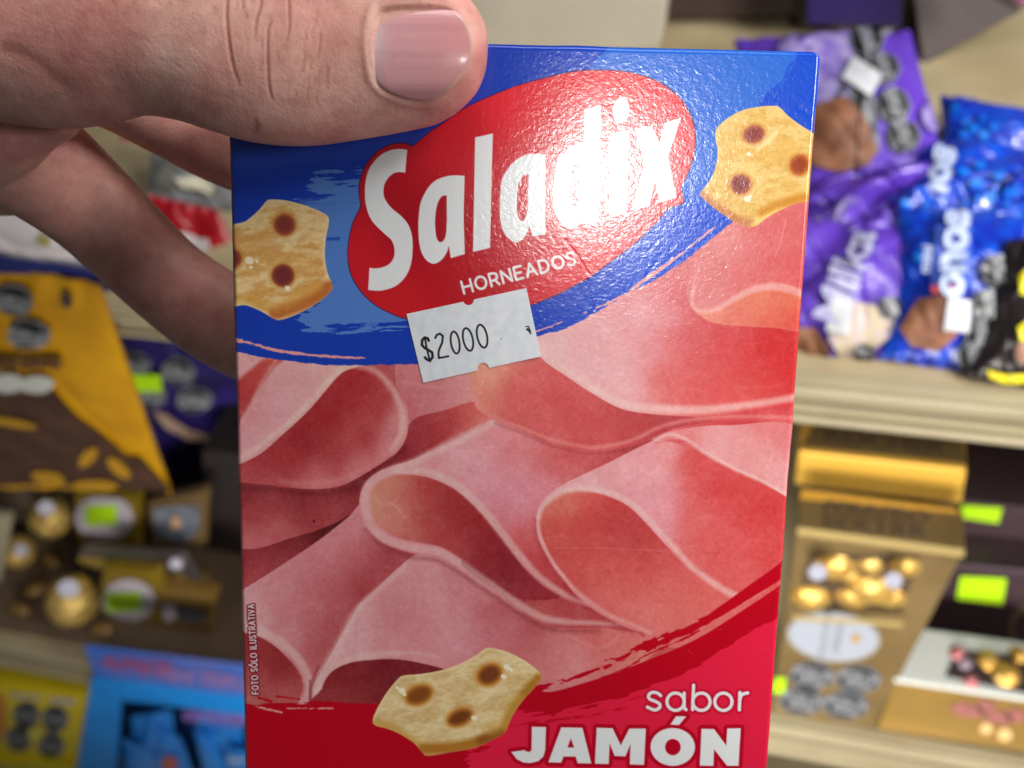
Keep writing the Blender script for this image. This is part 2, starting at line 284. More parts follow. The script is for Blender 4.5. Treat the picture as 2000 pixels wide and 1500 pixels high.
    fill(FG, [(1300, 875, (228, 150, 152)), (1250, 900, (228, 158, 164)), (1200, 920, (230, 164, 168)), (1290, 930, (230, 164, 168)), (1130, 945, (232, 170, 174)), (1250, 970, (228, 160, 168)), (1310, 960, (228, 158, 164)), (1300, 1010, (228, 158, 170)), (1290, 1040, (230, 160, 168)),
              (1350, 900, (206, 66, 64)), (1352, 950, (210, 68, 68)), (1345, 1010, (214, 84, 84)), (1400, 960, (204, 54, 54)), (1500, 1000, (206, 56, 56)), (1400, 1060, (214, 78, 76)), (1500, 1080, (212, 66, 66)), (1450, 1130, (220, 92, 88)), (1340, 1060, (218, 92, 92)), (1530, 1050, (210, 60, 62))], n=4, p_=4)
    fill([(1054, 1030), (1056, 1000), (1068, 984), (1090, 966), (1124, 958), (1160, 961), (1196, 972), (1229, 990), (1259, 1019), (1289, 1052), (1319, 1085), (1346, 1114), (1370, 1133), (1400, 1151), (1450, 1172), (1480, 1200), (1290, 1260), (1262, 1232), (1235, 1224), (1195, 1203), (1165, 1186), (1128, 1155), (1104, 1125), (1083, 1098), (1066, 1066)],
         [(1080, 985, (224, 140, 116)), (1110, 975, (216, 108, 92)), (1160, 990, (206, 62, 60)), (1090, 1030, (206, 66, 62)), (1200, 1020, (180, 48, 52)), (1240, 1050, (176, 48, 52)), (1150, 1070, (204, 66, 66)), (1280, 1090, (200, 70, 70)), (1130, 1110, (212, 80, 76)), (1220, 1120, (212, 76, 72)), (1300, 1150, (218, 96, 92)), (1200, 1160, (220, 100, 96)), (1380, 1170, (220, 98, 92)), (1260, 1200, (224, 124, 118)), (1330, 1200, (222, 110, 104)), (1180, 1180, (222, 110, 104))], soft=3)
    stroke([(1052, 1010), (1060, 990), (1080, 972), (1110, 957), (1160, 956), (1200, 966), (1234, 984), (1266, 1014), (1296, 1047), (1326, 1080), (1352, 1108), (1378, 1128), (1410, 1150), (1450, 1170)], 6, RIM, soft=7, op=.92, taper=[(1050, 4), (1100, 6), (1200, 6), (1300, 5), (1380, 6), (1440, 7)])
    stroke([(1052, 1010), (1054, 1044), (1066, 1074), (1084, 1104), (1108, 1134), (1134, 1160), (1168, 1186), (1198, 1204), (1240, 1222), (1270, 1236)], 4.5, (238, 180, 172), soft=6, op=.85)
    stroke([(1278, 860), (1300, 850), (1320, 850), (1345, 862), (1379, 886), (1430, 914), (1490, 941), (1548, 972)], 5, RIM, soft=5, op=.9)
    stroke([(1280, 865), (1304, 862), (1325, 866), (1340, 870)], 1.2, (190, 60, 66), soft=4, op=.7)
    stroke([(1440, 1168), (1460, 1166), (1485, 1150)], 8, (240, 190, 180), soft=12, op=.6)

    # grain and veins of the meat
    g = (mott - .5)[..., None] * np.array([9, 17, 17]) + (fine - .5)[..., None] * np.array([10, 16, 16]) + (hand - .5)[..., None] * np.array([8, 14, 14])
    v = ss(.05, .0, vein)[..., None] * np.array([4, 9, 9]) * (mott > .48)[..., None]
    C = C * .87 + np.array((228, 146, 148), np.float32) * .13
    C += (g + v).astype(np.float32)
    C += rng.normal(0, 2.2, C.shape).astype(np.float32)

    MEAT[0] = False
    # ---- red paint at the bottom -------------------------------------------------
    j1 = (fbm(6, 31, 3, ang=-22, stretch=5) - .5) * 14; j2 = (fbm(9, 33, 3, ang=-22, stretch=4) - .5) * 16; j3 = (fbm(5, 35, 3, ang=-12, stretch=7) - .5)
    CR = (188, 0, 28)
    topc = [(430, 1372), (520, 1374), (600, 1371), (735, 1376), (900, 1374), (1035, 1352), (1080, 1351), (1140, 1334), (1200, 1315), (1260, 1291), (1320, 1267), (1380, 1237), (1455, 1189), (1527, 1141), (1640, 1060)]
    tc = spl(topc); pts = np.vstack([tc, [(1700, 1800), (400, 1800)]])
    sd, sl = poly_sd(pts, 20)
    jj = (fbm(7, 41, 3, ang=0, stretch=6)[sl] - .5) * 16 * ss(760, 640, X[sl])
    blend(sl, ss(-.9, .9, sd + jj), CR)
    band = [(1640, 1030), (1580, 1070), (1530, 1112), (1470, 1152), (1410, 1192), (1365, 1219), (1320, 1240), (1275, 1258), (1230, 1276), (1185, 1297), (1134, 1318), (1080, 1336), (1030, 1352)]
    sl = box(np.array(band), 30); d = seg_dist(spl(band), sl, False)
    r = np.interp(X[sl], [1030, 1080, 1130, 1185, 1230, 1275, 1365, 1410, 1530, 1640], [5, 4, 3.4, 3.2, 2.6, 6, 7, 9, 14, 18])
    brk = fbm(7, 43, 3, ang=-24, stretch=4)[sl]
    brk = (brk - .47) * 26 * ss(1420, 1330, X[sl])
    blend(sl, ss(-.9, .9, r + brk - d), CR)
    stroke([(1120, 1350), (1180, 1322), (1232, 1300), (1262, 1280), (1330, 1250), (1365, 1232)], 3, CR, jag=np.abs(j1) * .9, soft=1.5)
    stroke([(540, 1360), (585, 1366)], 2.5, CR, jag=np.abs(j1) * .7); stroke([(505, 1363), (530, 1370)], 3, CR, jag=np.abs(j1) * .6); stroke([(560, 1384), (650, 1384)], 2, (228, 150, 150), jag=np.abs(j1) * .5); stroke([(500, 1380), (550, 1392)], 2.5, (228, 150, 150), jag=np.abs(j1) * .6)
    LR = (228, 30, 66)
    lower = [(1640, 1130), (1527, 1201), (1470, 1231), (1410, 1270), (1350, 1306), (1290, 1333), (1230, 1357), (1170, 1375), (1110, 1387), (1040, 1397), (985, 1402), (950, 1460), (915, 1478), (920, 1560), (935, 1700), (1640, 1800)]
    sd, sl = poly_sd(spl(lower, False), 20)
    if sd is not None:
        k = ss(-1, 1, sd + j3[sl] * (10 + 26 * ss(1300, 1060, X[sl])))
        blend(sl, k, LR)
    stroke([(990, 1418), (1080, 1408), (1180, 1392), (1260, 1372)], 4, CR, jag=np.abs(j3) * 26, soft=2, op=.85)
    stroke([(1210, 1372), (1290, 1350)], 2, CR, jag=np.abs(j3) * 20, soft=2, op=.8)

    # ---- blue paint ---------------------------------------------------------------
    BL = (26, 62, 178); LB = (40, 106, 212); MB = (56, 96, 208)
    bot = [(400, 680), (455, 686), (510, 697), (560, 704), (620, 711), (680, 713), (740, 712), (830, 711), (900, 705), (980, 680), (1051, 656), (1105, 641), (1162, 611), (1222, 575), (1270, 551), (1324, 518), (1375, 479), (1429, 434), (1500, 370), (1640, 300)]
    pts = np.vstack([spl(bot), [(1760, -40), (300, -40)]])
    sd, sl = poly_sd(pts, 20); jb = (fbm(7, 51, 3, ang=2, stretch=2.2)[sl] - .5) * 9
    band_x = ss(1000, 1300, X[sl])[..., None]
    blend(sl, ss(-.9, .9, sd + jb * .6), np.array(BL) * (1 - band_x) + np.array((14, 76, 206)) * band_x)
    PKS = (236, 160, 158)
    stroke([(448, 662), (490, 670), (534, 683), (580, 690), (640, 696), (719, 699)], 4, PKS, taper=[(455, 5), (534, 3.4), (600, 4), (700, 2.6), (719, 1)], jag=np.abs((fbm(5, 53, 3, stretch=4) - .5)) * 10)
    stroke([(1040, 650), (1111, 624), (1162, 602), (1215, 578), (1255, 550), (1330, 496), (1411, 431)], 2.6, PKS, jag=np.abs((fbm(6, 55, 3, ang=-30, stretch=4) - .5)) * 13, taper=[(1040, 2), (1150, 2), (1230, 5), (1280, 5), (1330, 3), (1411, 3)])
    jl = (fbm(7, 61, 4, ang=-2, stretch=6) - .5)
    light = [(614, 338), (660, 336), (720, 330), (800, 340), (900, 420), (860, 640), (800, 632), (740, 636), (664, 640), (605, 655), (588, 634), (588, 612), (640, 560), (600, 480), (560, 420), (588, 398), (606, 372)]
    sd, sl = poly_sd(np.array(light, float), 24)
    streak = fbm(6, 63, 3, ang=-3, stretch=9)[sl]
    dark_in = ss(.60, .66, streak) * (ss(405, 380, Y[sl]) + ss(628, 640, Y[sl]))
    blend(sl, ss(-1, 1, sd + jl[sl] * 60) * (1 - np.clip(dark_in, 0, 1)), (84, 128, 204))
    stroke([(640, 467), (662, 466)], 3, BL, soft=3, op=.7); stroke([(650, 645), (700, 640), (800, 628)], 2, BL, jag=np.abs(jl) * 14, op=.8)
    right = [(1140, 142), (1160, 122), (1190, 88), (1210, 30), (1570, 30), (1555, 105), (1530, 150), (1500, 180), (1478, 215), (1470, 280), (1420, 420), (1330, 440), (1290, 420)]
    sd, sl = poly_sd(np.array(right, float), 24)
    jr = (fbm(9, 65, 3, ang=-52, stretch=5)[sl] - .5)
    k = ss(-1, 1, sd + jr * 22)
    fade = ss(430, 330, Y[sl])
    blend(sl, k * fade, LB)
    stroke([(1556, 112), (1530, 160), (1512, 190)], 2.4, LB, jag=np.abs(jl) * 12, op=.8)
    stroke([(1470, 225), (1500, 180)], 3, (40, 90, 214), jag=np.abs(jl) * 16, op=.9)
    fill([(448, 258), (460, 258), (640, 280), (800, 262), (860, 240), (800, 285), (700, 312), (600, 318), (448, 330)], (46, 76, 176), soft=14, op=.45)

    # ---- logo ----------------------------------------------------------------------
    logo = [(805, 285.6), (826, 269), (840, 257), (860, 244), (886, 226), (906, 212), (928, 201), (958, 188), (990, 175), (1016, 166), (1060, 154), (1100, 144), (1140, 138), (1180, 137.6), (1220, 140), (1254, 148), (1284, 159), (1310, 176), (1330, 194), (1344, 216), (1353, 236), (1357, 256), (1358, 276), (1355, 300), (1349, 324), (1338, 350), (1330, 366), (1334, 386), (1333, 397), (1304, 408), (1286, 430), (1262, 454), (1236, 478), (1210, 498), (1180, 520), (1150, 542), (1120, 558), (1090, 574), (1060, 586), (1036, 595), (960, 612), (880, 624), (820, 626), (790, 621), (770, 614), (740, 599), (716, 580), (698, 558), (686, 534), (681, 510), (680.6, 486), (684, 460), (690, 436), (698, 418), (705, 403), (703, 384), (702, 370), (704, 352), (712, 328), (724, 310), (740, 294), (760, 284), (780, 280), (796, 281)]
    fill(logo, (34, 20, 66), n=3, grow=1.6)
    fill(logo, [(700, 500, (208, 30, 42)), (800, 450, (172, 18, 34)), (900, 560, (186, 22, 36)), (780, 600, (206, 30, 40)), (1000, 200, (226, 38, 52)), (1180, 160, (228, 40, 54)), (900, 300, (206, 30, 44)), (1330, 250, (226, 50, 66)), (1100, 300, (204, 30, 46)), (1150, 520, (222, 44, 58)), (860, 420, (176, 18, 32)), (1020, 400, (200, 28, 44))], n=3)
    WH = (232, 234, 236)
    def glyph(outer, holes=(), col=WH, sp=False, grow=0.0):
        o = spl(outer, True, 3) if sp else np.array(outer, float)
        sd, sl = poly_sd(o, 14)
        for h in holes:
            hp = spl(h, True, 3) if sp else np.array(h, float)
            x = X[sl]; ins = np.zeros(x.shape, bool); y = Y[sl]; q = np.vstack([hp, hp[:1]])
            for a, b in zip(q[:-1], q[1:]):
                if a[1] == b[1]: continue
                c = (a[1] > y) != (b[1] > y); ins ^= c & (x < a[0] + (y - a[1]) * (b[0] - a[0]) / (b[1] - a[1]))
            dh = seg_dist(hp, sl, True); sd = np.minimum(sd, np.where(ins, -dh, dh))
        blend(sl, ss(-.8, .8, sd + grow), col)
    def dens(parts):                               # mixes splined runs and hard corners: list of runs
        return np.vstack([spl(p, False, 4) if len(p) > 2 else np.array(p, float) for p in parts])
    glyph(dens([[(795, 292.4), (791.4, 337.4)], [(791.4, 337.4), (780, 336), (768, 339), (758, 348), (751, 360), (749, 374), (751, 386), (758, 398), (768, 409), (784, 422), (796, 436), (803, 452), (806, 470), (806, 490), (804, 510), (798, 530), (786, 548), (770, 560), (750, 566.4), (736, 567.6), (719.4, 566)],
                [(719.4, 566), (722, 523)], [(722, 523), (734, 524), (748, 521.6), (760, 516), (768, 506), (771, 494), (769.6, 480), (764, 468), (752, 457), (740, 446), (728, 433), (720, 418), (715, 400), (713, 384), (713, 368), (715, 350), (721, 330), (732, 314), (746, 301), (764, 293), (780, 291), (795, 292.4)]]))
    glyph(dens([[(907.6, 343.6), (905.8, 420), (908, 496)], [(908, 496), (880.4, 504)], [(880.4, 504), (877, 480)], [(877, 480), (872, 494), (862, 508), (848, 515), (834, 509), (824, 494), (819.4, 476), (817.6, 456), (817.4, 434), (819, 412), (823, 392), (834, 370), (846, 356), (860, 348), (876, 343.6), (892, 342.4), (907.6, 343.6)]]),
          [dens([[(872.4, 381.6), (873, 430)], [(873, 430), (871, 458), (867, 469), (861, 473), (855, 469), (851.6, 458), (850, 440), (850.6, 420), (853, 404), (857, 392), (864, 383), (872.4, 381.6)]])])
    glyph([(928, 268.4), (962.6, 260.6), (957, 484), (924, 492)])
    glyph(dens([[(1065, 301), (1065, 458)], [(1065, 458), (1040, 462)], [(1040, 462), (1034, 441)], [(1034, 441), (1030, 454), (1022, 466), (1008, 473.6), (996, 468), (984, 454), (978, 434), (976, 410), (977, 380), (979, 356), (985, 340), (998, 322), (1012, 310), (1033, 301), (1065, 301)]]),
          [dens([[(1032, 340), (1031, 386)], [(1031, 386), (1030, 412), (1026, 426), (1019, 432), (1012, 424), (1009, 408), (1010, 384), (1011, 366), (1017, 350), (1024, 342), (1032, 340)]])])
    glyph(dens([[(1142, 213), (1174, 205)], [(1174, 205), (1169, 432)], [(1169, 432), (1143, 438)], [(1143, 438), (1136, 428)], [(1136, 428), (1128, 442), (1114, 448), (1098, 440), (1086, 420), (1080, 400), (1080, 378), (1084, 340), (1090, 314), (1104, 296), (1120, 284), (1139, 278)]]),
          [dens([[(1138, 318), (1136, 370)], [(1136, 370), (1132, 392), (1124, 404), (1116, 398), (1113, 380), (1114, 350), (1118, 330), (1126, 319), (1138, 318)]])])
    glyph(ell(1213, 215, 16.5, 25, 8)); glyph([(1195, 261), (1229, 254), (1222, 418), (1189, 424)])
    glyph([(1240, 252), (1274, 245), (1288, 280), (1298, 240), (1331, 229), (1305, 306), (1322, 386), (1288, 396), (1280, 352), (1268, 403), (1233, 410), (1260, 318)])

    # single-stroke letters
    SF = {'A': (.82, [[(0, 1), (.41, 0), (.82, 1)], [(.16, .66), (.66, .66)]]), 'D': (.75, [[(0, 0), (0, 1), (.32, 1), (.62, .85), (.75, .5), (.62, .15), (.32, 0), (0, 0)]]), 'E': (.6, [[(.6, 0), (0, 0), (0, 1), (.6, 1)], [(0, .5), (.52, .5)]]),
          'H': (.74, [[(0, 0), (0, 1)], [(.74, 0), (.74, 1)], [(0, .5), (.74, .5)]]), 'O': (.9, [[(.45 + .45 * math.cos(a), .5 + .5 * math.sin(a)) for a in np.linspace(0, 6.2832, 17)]]), 'R': (.66, [[(0, 1), (0, 0), (.38, 0), (.6, .12), (.62, .32), (.55, .5), (.35, .58), (0, .58)], [(.38, .58), (.66, 1)]]),
          'N': (.74, [[(0, 1), (0, 0), (.74, 1), (.74, 0)]]), 'S': (.6, [[(.58, .14), (.4, .0), (.18, .0), (.03, .14), (.06, .36), (.3, .48), (.55, .6), (.6, .82), (.42, 1), (.18, 1), (0, .86)]]), 'F': (.56, [[(.56, 0), (0, 0), (0, 1)], [(0, .5), (.5, .5)]]), 'T': (.62, [[(0, 0), (.62, 0)], [(.31, 0), (.31, 1)]]),
          'L': (.52, [[(0, 0), (0, 1), (.52, 1)]]), 'I': (.02, [[(0, 0), (0, 1)]]), 'U': (.7, [[(0, 0), (0, .7), (.14, .95), (.35, 1), (.56, .95), (.7, .7), (.7, 0)]]), 'V': (.74, [[(0, 0), (.37, 1), (.74, 0)]]), 'Ó': (.9, [[(.45 + .45 * math.cos(a), .5 + .5 * math.sin(a)) for a in np.linspace(0, 6.2832, 17)], [(.35, -.12), (.6, -.34)]]), ' ': (.2, [])}
    def line(txt, x0, y0, ex, ey, h, r, gap, col, wid=1.0, halo=None, hr=0):   # x0,y0: start of the baseline; e: its direction; up is its left normal
        L = math.hypot(ex, ey); ex, ey = ex / L, ey / L; ux, uy = ey, -ex
        runs = []; x = 0
        for ch in txt:
            w, st = SF[ch]
            for s in st: runs.append(np.array([(x0 + (x + px * h * wid) * ex + (1 - py) * h * ux, y0 + (x + px * h * wid) * ey + (1 - py) * h * uy) for px, py in s]))
            x += (w * h * wid) + gap
        if halo is not None:
            for s in runs: stroke(s, r + hr, halo, curve=False)
        for s in runs: stroke(s, r, col, curve=False)
        return x
    line("HORNEADOS", 907, 573, 121, -32, 24, 2.4, 8.4, WH, wid=.98)
    wtot = line('FOTO SÓLO ILUSTRATIVA', 505, 1355, -9, -178, 12.0, 1.15, 3.5, (240, 222, 222), wid=.70, halo=(126, 6, 34), hr=2.4)
    def z8(p): return [(980 + .28 * a, 1300 + .28 * b) for a, b in p]
    def halo(o, r=7.5): 
        sd, sl = poly_sd(np.array(o, float), 20); blend(sl, ss(-1.2, 1.2, sd + r), (186, 0, 34))
    J = z8([(210, 428), (308, 430), (303, 590), (290, 635), (255, 668), (200, 682), (150, 678), (105, 655), (66, 605), (160, 592), (172, 602), (195, 605), (208, 590)])
    A = z8([(415, 432), (562, 434), (625, 682), (530, 682), (515, 635), (430, 635), (415, 678), (325, 676)]); Ah = z8([(482, 508), (505, 572), (458, 572)])
    M = z8([(662, 434), (772, 436), (830, 555), (890, 438), (1005, 438), (992, 690), (893, 688), (898, 545), (862, 632), (788, 630), (752, 540), (745, 685), (650, 684)])
    O = ell(980 + .28 * 1192, 1300 + .28 * 565, .28 * 155, .28 * 132); Oh = ell(980 + .28 * 1193, 1300 + .28 * 566, .28 * 55, .28 * 57)
    ac = z8([(1215, 352), (1285, 352), (1235, 412), (1175, 410)]); Nn = z8([(1393, 438), (1480, 440), (1565, 555), (1572, 436), (1665, 434), (1650, 695), (1570, 695), (1480, 580), (1475, 696), (1380, 695)])
    for o in (J, A, M, O, ac, Nn): halo(o)
    for o, h in ((J, ()), (A, (Ah,)), (M, ()), (O, (Oh,)), (ac, ()), (Nn, ())): glyph(o, h)
    sab = [[(1108, 208), (1085, 190), (1050, 186), (1025, 204), (1030, 230), (1070, 248), (1100, 266), (1100, 292), (1065, 308), (1015, 288)], ell(1212, 250, 60, 60), [(1272, 190), (1272, 285), (1285, 305)], [(1338, 135), (1330, 305)], ell(1392, 250, 60, 60), ell(1545, 250, 60, 60), [(1660, 185), (1656, 306)], [(1659, 235), (1675, 200), (1715, 188)]]
    for s in sab: stroke(z8(list(s) + ([s[0]] if len(s) > 20 else [])), 7.5, (186, 6, 44), soft=5, op=.75)
    for s in sab: stroke(z8(list(s) + ([s[0]] if len(s) > 20 else [])), 3.1, WH)

    # ---- crackers -------------------------------------------------------------------
    ct = fbm(16, 71, 4, ang=-8, stretch=2.2); cf = fbm(4, 73, 3, ang=-8, stretch=2)
    def cracker(o, tone, edge, crusts, holes, crumbs, pale=()):
        pts = spl(o, True, 4); sd, sl = poly_sd(pts, 14)
        base = np.array(tone[0]) * (1 - ss(.35, .65, ct[sl]))[..., None] + np.array(tone[1]) * ss(.35, .65, ct[sl])[..., None]
        base = base + (cf[sl] - .5)[..., None] * np.array([34, 36, 34])
        rim = ss(9, 0, sd)[..., None] * .75
        base = base * (1 - rim) + np.array(edge) * rim
        blend(sl, ss(-.9, .9, sd), base)
        keep = ss(-.9, .9, sd)
        for (c, w, col, op) in crusts:
            s2 = box(np.array(c, float), w + 22); d = seg_dist(spl(c), s2, False)
            full = np.zeros(X.shape, np.float32); full[sl] = keep
            blend(s2, ss(w + 9, w - 6, d) * op * full[s2], col)
        for (cx, cy, rx, ry, an, dk, md) in holes:
            stroke(ell(cx + 3, cy + ry * .45, rx * .9, ry * .85, an)[1:14], 5, (250, 232, 196), soft=7, op=.5)
            full = np.zeros(X.shape, np.float32); full[sl] = keep
            for g_, col, so, op in ((5, (206, 140, 60), 10, .8), (0, md, 5, .95), (-5, dk, 9, .9)):
                sd2, s2 = poly_sd(ell(cx, cy, rx, ry, an), 18); blend(s2, ss(-so * .6, so * .6, sd2 + g_) * op * full[s2], col)
        for (cx, cy, r) in crumbs: fill(ell(cx, cy, r, r * .8, 20, 7), (250, 238, 206), soft=2)
    cracker([(440, 456), (480, 432), (506, 410), (520, 393), (530, 389.6), (560, 391.6), (596, 401), (630, 415), (642, 425), (642, 440), (637, 464), (635, 500), (640, 532), (649, 554), (647, 568), (620, 592), (584, 612), (552, 624), (536, 623), (510, 608), (480, 596), (440, 587)],
            ((240, 206, 146), (222, 168, 96)), (246, 218, 170), [([(646, 560), (610, 586), (560, 604), (538, 612)], 11, (190, 96, 40), .8), ([(540, 600), (500, 590), (440, 575)], 8, (214, 160, 66), .5), ([(560, 592), (620, 560)], 10, (222, 160, 70), .5), ([(450, 480), (520, 470)], 14, (222, 158, 84), .4)],
            [(556, 439, 21, 21, 0, (134, 56, 50), (170, 84, 60)), (553, 538, 22, 22, 0, (118, 48, 50), (150, 70, 50)), (452, 505, 20, 20, 0, (126, 50, 46), (166, 80, 56))], [(487, 509, 9), (502, 510, 4), (562, 563, 6), (490, 522, 4)])
    cracker([(1397, 264), (1402, 248), (1420, 232), (1448, 216), (1484, 208), (1514, 206.6), (1524, 210), (1540, 226), (1564, 244), (1594, 264), (1625, 300), (1625, 385), (1586, 393), (1560, 396), (1530, 408), (1500, 424), (1472, 443), (1440, 436), (1400, 410), (1372, 386), (1369, 376), (1380, 362), (1394, 338), (1401, 312), (1401, 288)],
            ((238, 200, 120), (226, 180, 92)), (238, 200, 128), [([(1600, 386), (1560, 388), (1520, 402), (1490, 415)], 8, (206, 126, 20), .75), ([(1372, 384), (1400, 406), (1440, 430), (1468, 438)], 8, (186, 100, 60), .7), ([(1472, 440), (1500, 422), (1530, 410)], 3, (244, 216, 120), .8), ([(1480, 300), (1540, 290)], 16, (226, 170, 70), .4)],
            [(1473, 262, 21, 17, -20, (140, 56, 50), (176, 88, 66)), (1447, 360, 20, 19, -10, (134, 60, 56), (172, 84, 64)), (1562, 322, 19, 21, 25, (150, 54, 12), (196, 104, 30))], [(1463, 301, 5), (1460, 389, 7), (1466, 384, 4)])
    stroke([(1480, 292), (1502, 276), (1515, 260)], 4, (250, 232, 180), soft=7, op=.6); stroke([(1470, 378), (1488, 352)], 3, (246, 222, 160), soft=7, op=.5)
    cracker([(740, 1378), (756, 1352), (776, 1328), (788, 1320), (820, 1317), (860, 1310), (896, 1298), (930, 1280), (946, 1268), (960, 1266), (992, 1274), (1024, 1290), (1048, 1308), (1057, 1320), (1050, 1336), (1020, 1370), (1000, 1400), (988, 1428), (976, 1438), (930, 1460), (880, 1470), (836, 1477), (824, 1470), (808, 1452), (780, 1434), (756, 1424), (732, 1417), (728, 1406), (734, 1390)],
            ((234, 208, 156), (218, 186, 128)), (240, 218, 168), [([(1052, 1326), (1020, 1362), (1000, 1392), (984, 1430)], 9, (176, 112, 28), .85), ([(980, 1434), (930, 1452), (880, 1462), (824, 1464)], 10, (178, 112, 30), .9), ([(975, 1432), (940, 1446)], 8, (130, 70, 24), .6), ([(812, 1452), (780, 1430), (736, 1412)], 6, (206, 158, 70), .75), ([(1010, 1366), (985, 1410), (960, 1424)], 12, (214, 170, 80), .45)],
            [(818, 1358, 27, 18, -22, (132, 72, 26), (178, 112, 44)), (956, 1318, 25, 20, -28, (118, 58, 30), (178, 112, 40)), (898, 1402, 26, 16, -24, (112, 58, 24), (176, 112, 44))], [(785, 1350, 7), (790, 1357, 4), (990, 1303, 7), (984, 1322, 6), (998, 1308, 5), (926, 1403, 6), (776, 1344, 4)])
    # scuffs on the varnish
    stroke([(1083, 1070), (1180, 1071), (1300, 1076)], .6, (246, 170, 164), soft=1.6, op=.32); stroke([(1536, 430), (1526, 470), (1514, 503)], .9, (244, 170, 168), soft=2, op=.6)
    for _ in range(70):
        cx, cy = rng.uniform(950, 1560), rng.uniform(500, 1300); a = rng.uniform(-.5, .9); l = rng.uniform(5, 22)
        stroke([(cx, cy), (cx + l * math.cos(a), cy + l * math.sin(a))], .5, (244, 190, 186), soft=1.8, op=rng.uniform(.08, .3), curve=False)
    stroke([(612, 1017), (614, 1019)], 1.4, (30, 10, 12), curve=False)

    C = np.clip(C, 0, 255) / 255.0
    C = np.where(C <= .04045, C / 12.92, ((C + .055) / 1.055) ** 2.4).astype(np.float32)
    return S, T, C
# ---------------------------------------------------------------- helpers
def lin(c):
    c = np.array(c, float) / 255.0
    return tuple(np.where(c <= .04045, c / 12.92, ((c + .055) / 1.055) ** 2.4)) + (1.0,)
_mats = {}
def mat(name, rgb, rough=.5, metal=0.0, rgb2=None, scale=60, bump=0.0, bscale=300, spec=.5, coat=0.0, trans=0.0, attr=None):
    if name in _mats: return _mats[name]
    m = bpy.data.materials.new(name); m.use_nodes = True; nt = m.node_tree; b = nt.nodes['Principled BSDF']
    b.inputs['Base Color'].default_value = lin(rgb); b.inputs['Roughness'].default_value = rough; b.inputs['Metallic'].default_value = metal
    b.inputs['Specular IOR Level'].default_value = spec; b.inputs['Coat Weight'].default_value = coat; b.inputs['Coat Roughness'].default_value = .12
    b.inputs['Transmission Weight'].default_value = trans
    tc = nt.nodes.new('ShaderNodeTexCoord')
    if rgb2 is not None:
        n = nt.nodes.new('ShaderNodeTexNoise'); n.inputs['Scale'].default_value = scale; n.inputs['Detail'].default_value = 4
        r = nt.nodes.new('ShaderNodeValToRGB'); r.color_ramp.elements[0].position = .38; r.color_ramp.elements[1].position = .64
        r.color_ramp.elements[0].color = lin(rgb); r.color_ramp.elements[1].color = lin(rgb2)
        nt.links.new(tc.outputs['Object'], n.inputs['Vector']); nt.links.new(n.outputs['Fac'], r.inputs['Fac']); nt.links.new(r.outputs['Color'], b.inputs['Base Color'])
    if attr:
        a = nt.nodes.new('ShaderNodeAttribute'); a.attribute_name = attr; nt.links.new(a.outputs['Color'], b.inputs['Base Color'])
    if bump:
        n = nt.nodes.new('ShaderNodeTexNoise'); n.inputs['Scale'].default_value = bscale; n.inputs['Detail'].default_value = 3
        u = nt.nodes.new('ShaderNodeBump'); u.inputs['Strength'].default_value = 1.0; u.inputs['Distance'].default_value = bump
        nt.links.new(tc.outputs['Object'], n.inputs['Vector']); nt.links.new(n.outputs['Fac'], u.inputs['Height']); nt.links.new(u.outputs['Normal'], b.inputs['Normal'])
    _mats[name] = m; return m

def tag(o, label=None, cat=None, group=None, kind=None):
    for k, v in (('label', label), ('category', cat), ('group', group), ('kind', kind)):
        if v: o[k] = v
    return o
def empty(name, loc, label, cat, group=None):
    o = bpy.data.objects.new(name, None); COL.objects.link(o); o.location = Vector(loc); o.empty_display_size = .01
    return tag(o, label, cat, group)
def worldpos(o):
    p = np.zeros(3)
    while o is not None: p = p + np.array(o.location); o = o.parent
    return p
def mesh(name, V, F, m, parent=None, smooth=False, loc=None, colors=None):   # V in world coordinates; origin goes to loc / the parent's place
    V = np.asarray(V, float).reshape(-1, 3)
    base = worldpos(parent) if parent is not None else (np.array(loc) if loc is not None else np.zeros(3))
    me = bpy.data.meshes.new(name)
    if isinstance(F, np.ndarray) and F.ndim == 2:
        n, k = F.shape
        me.vertices.add(len(V)); me.vertices.foreach_set('co', (V - base).astype(np.float32).ravel())
        me.loops.add(n * k); me.loops.foreach_set('vertex_index', F.astype(np.int32).ravel())
        me.polygons.add(n); me.polygons.foreach_set('loop_start', np.arange(0, n * k, k, dtype=np.int32)); 
        me.update(calc_edges=True)
    else:
        me.from_pydata([tuple(v) for v in (V - base)], [], [tuple(int(i) for i in f) for f in F])
    me.validate()
    if smooth: me.polygons.foreach_set('use_smooth', np.ones(len(me.polygons), bool))
    if colors is not None:
        a = me.color_attributes.new('Col', 'FLOAT_COLOR', 'POINT')
        c = np.ones((len(V), 4), np.float32); c[:, :3] = np.asarray(colors).reshape(-1, 3); a.data.foreach_set('color', c.ravel())
    me.materials.append(m)
    o = bpy.data.objects.new(name, me); COL.objects.link(o)
    if parent is not None: o.parent = parent
    elif loc is not None: o.location = Vector(loc)
    return o
def gridfaces(nx, ny):
    i = np.arange(nx * ny).reshape(ny, nx)
    return np.stack([i[:-1, :-1].ravel(), i[1:, :-1].ravel(), i[1:, 1:].ravel(), i[:-1, 1:].ravel()], 1)

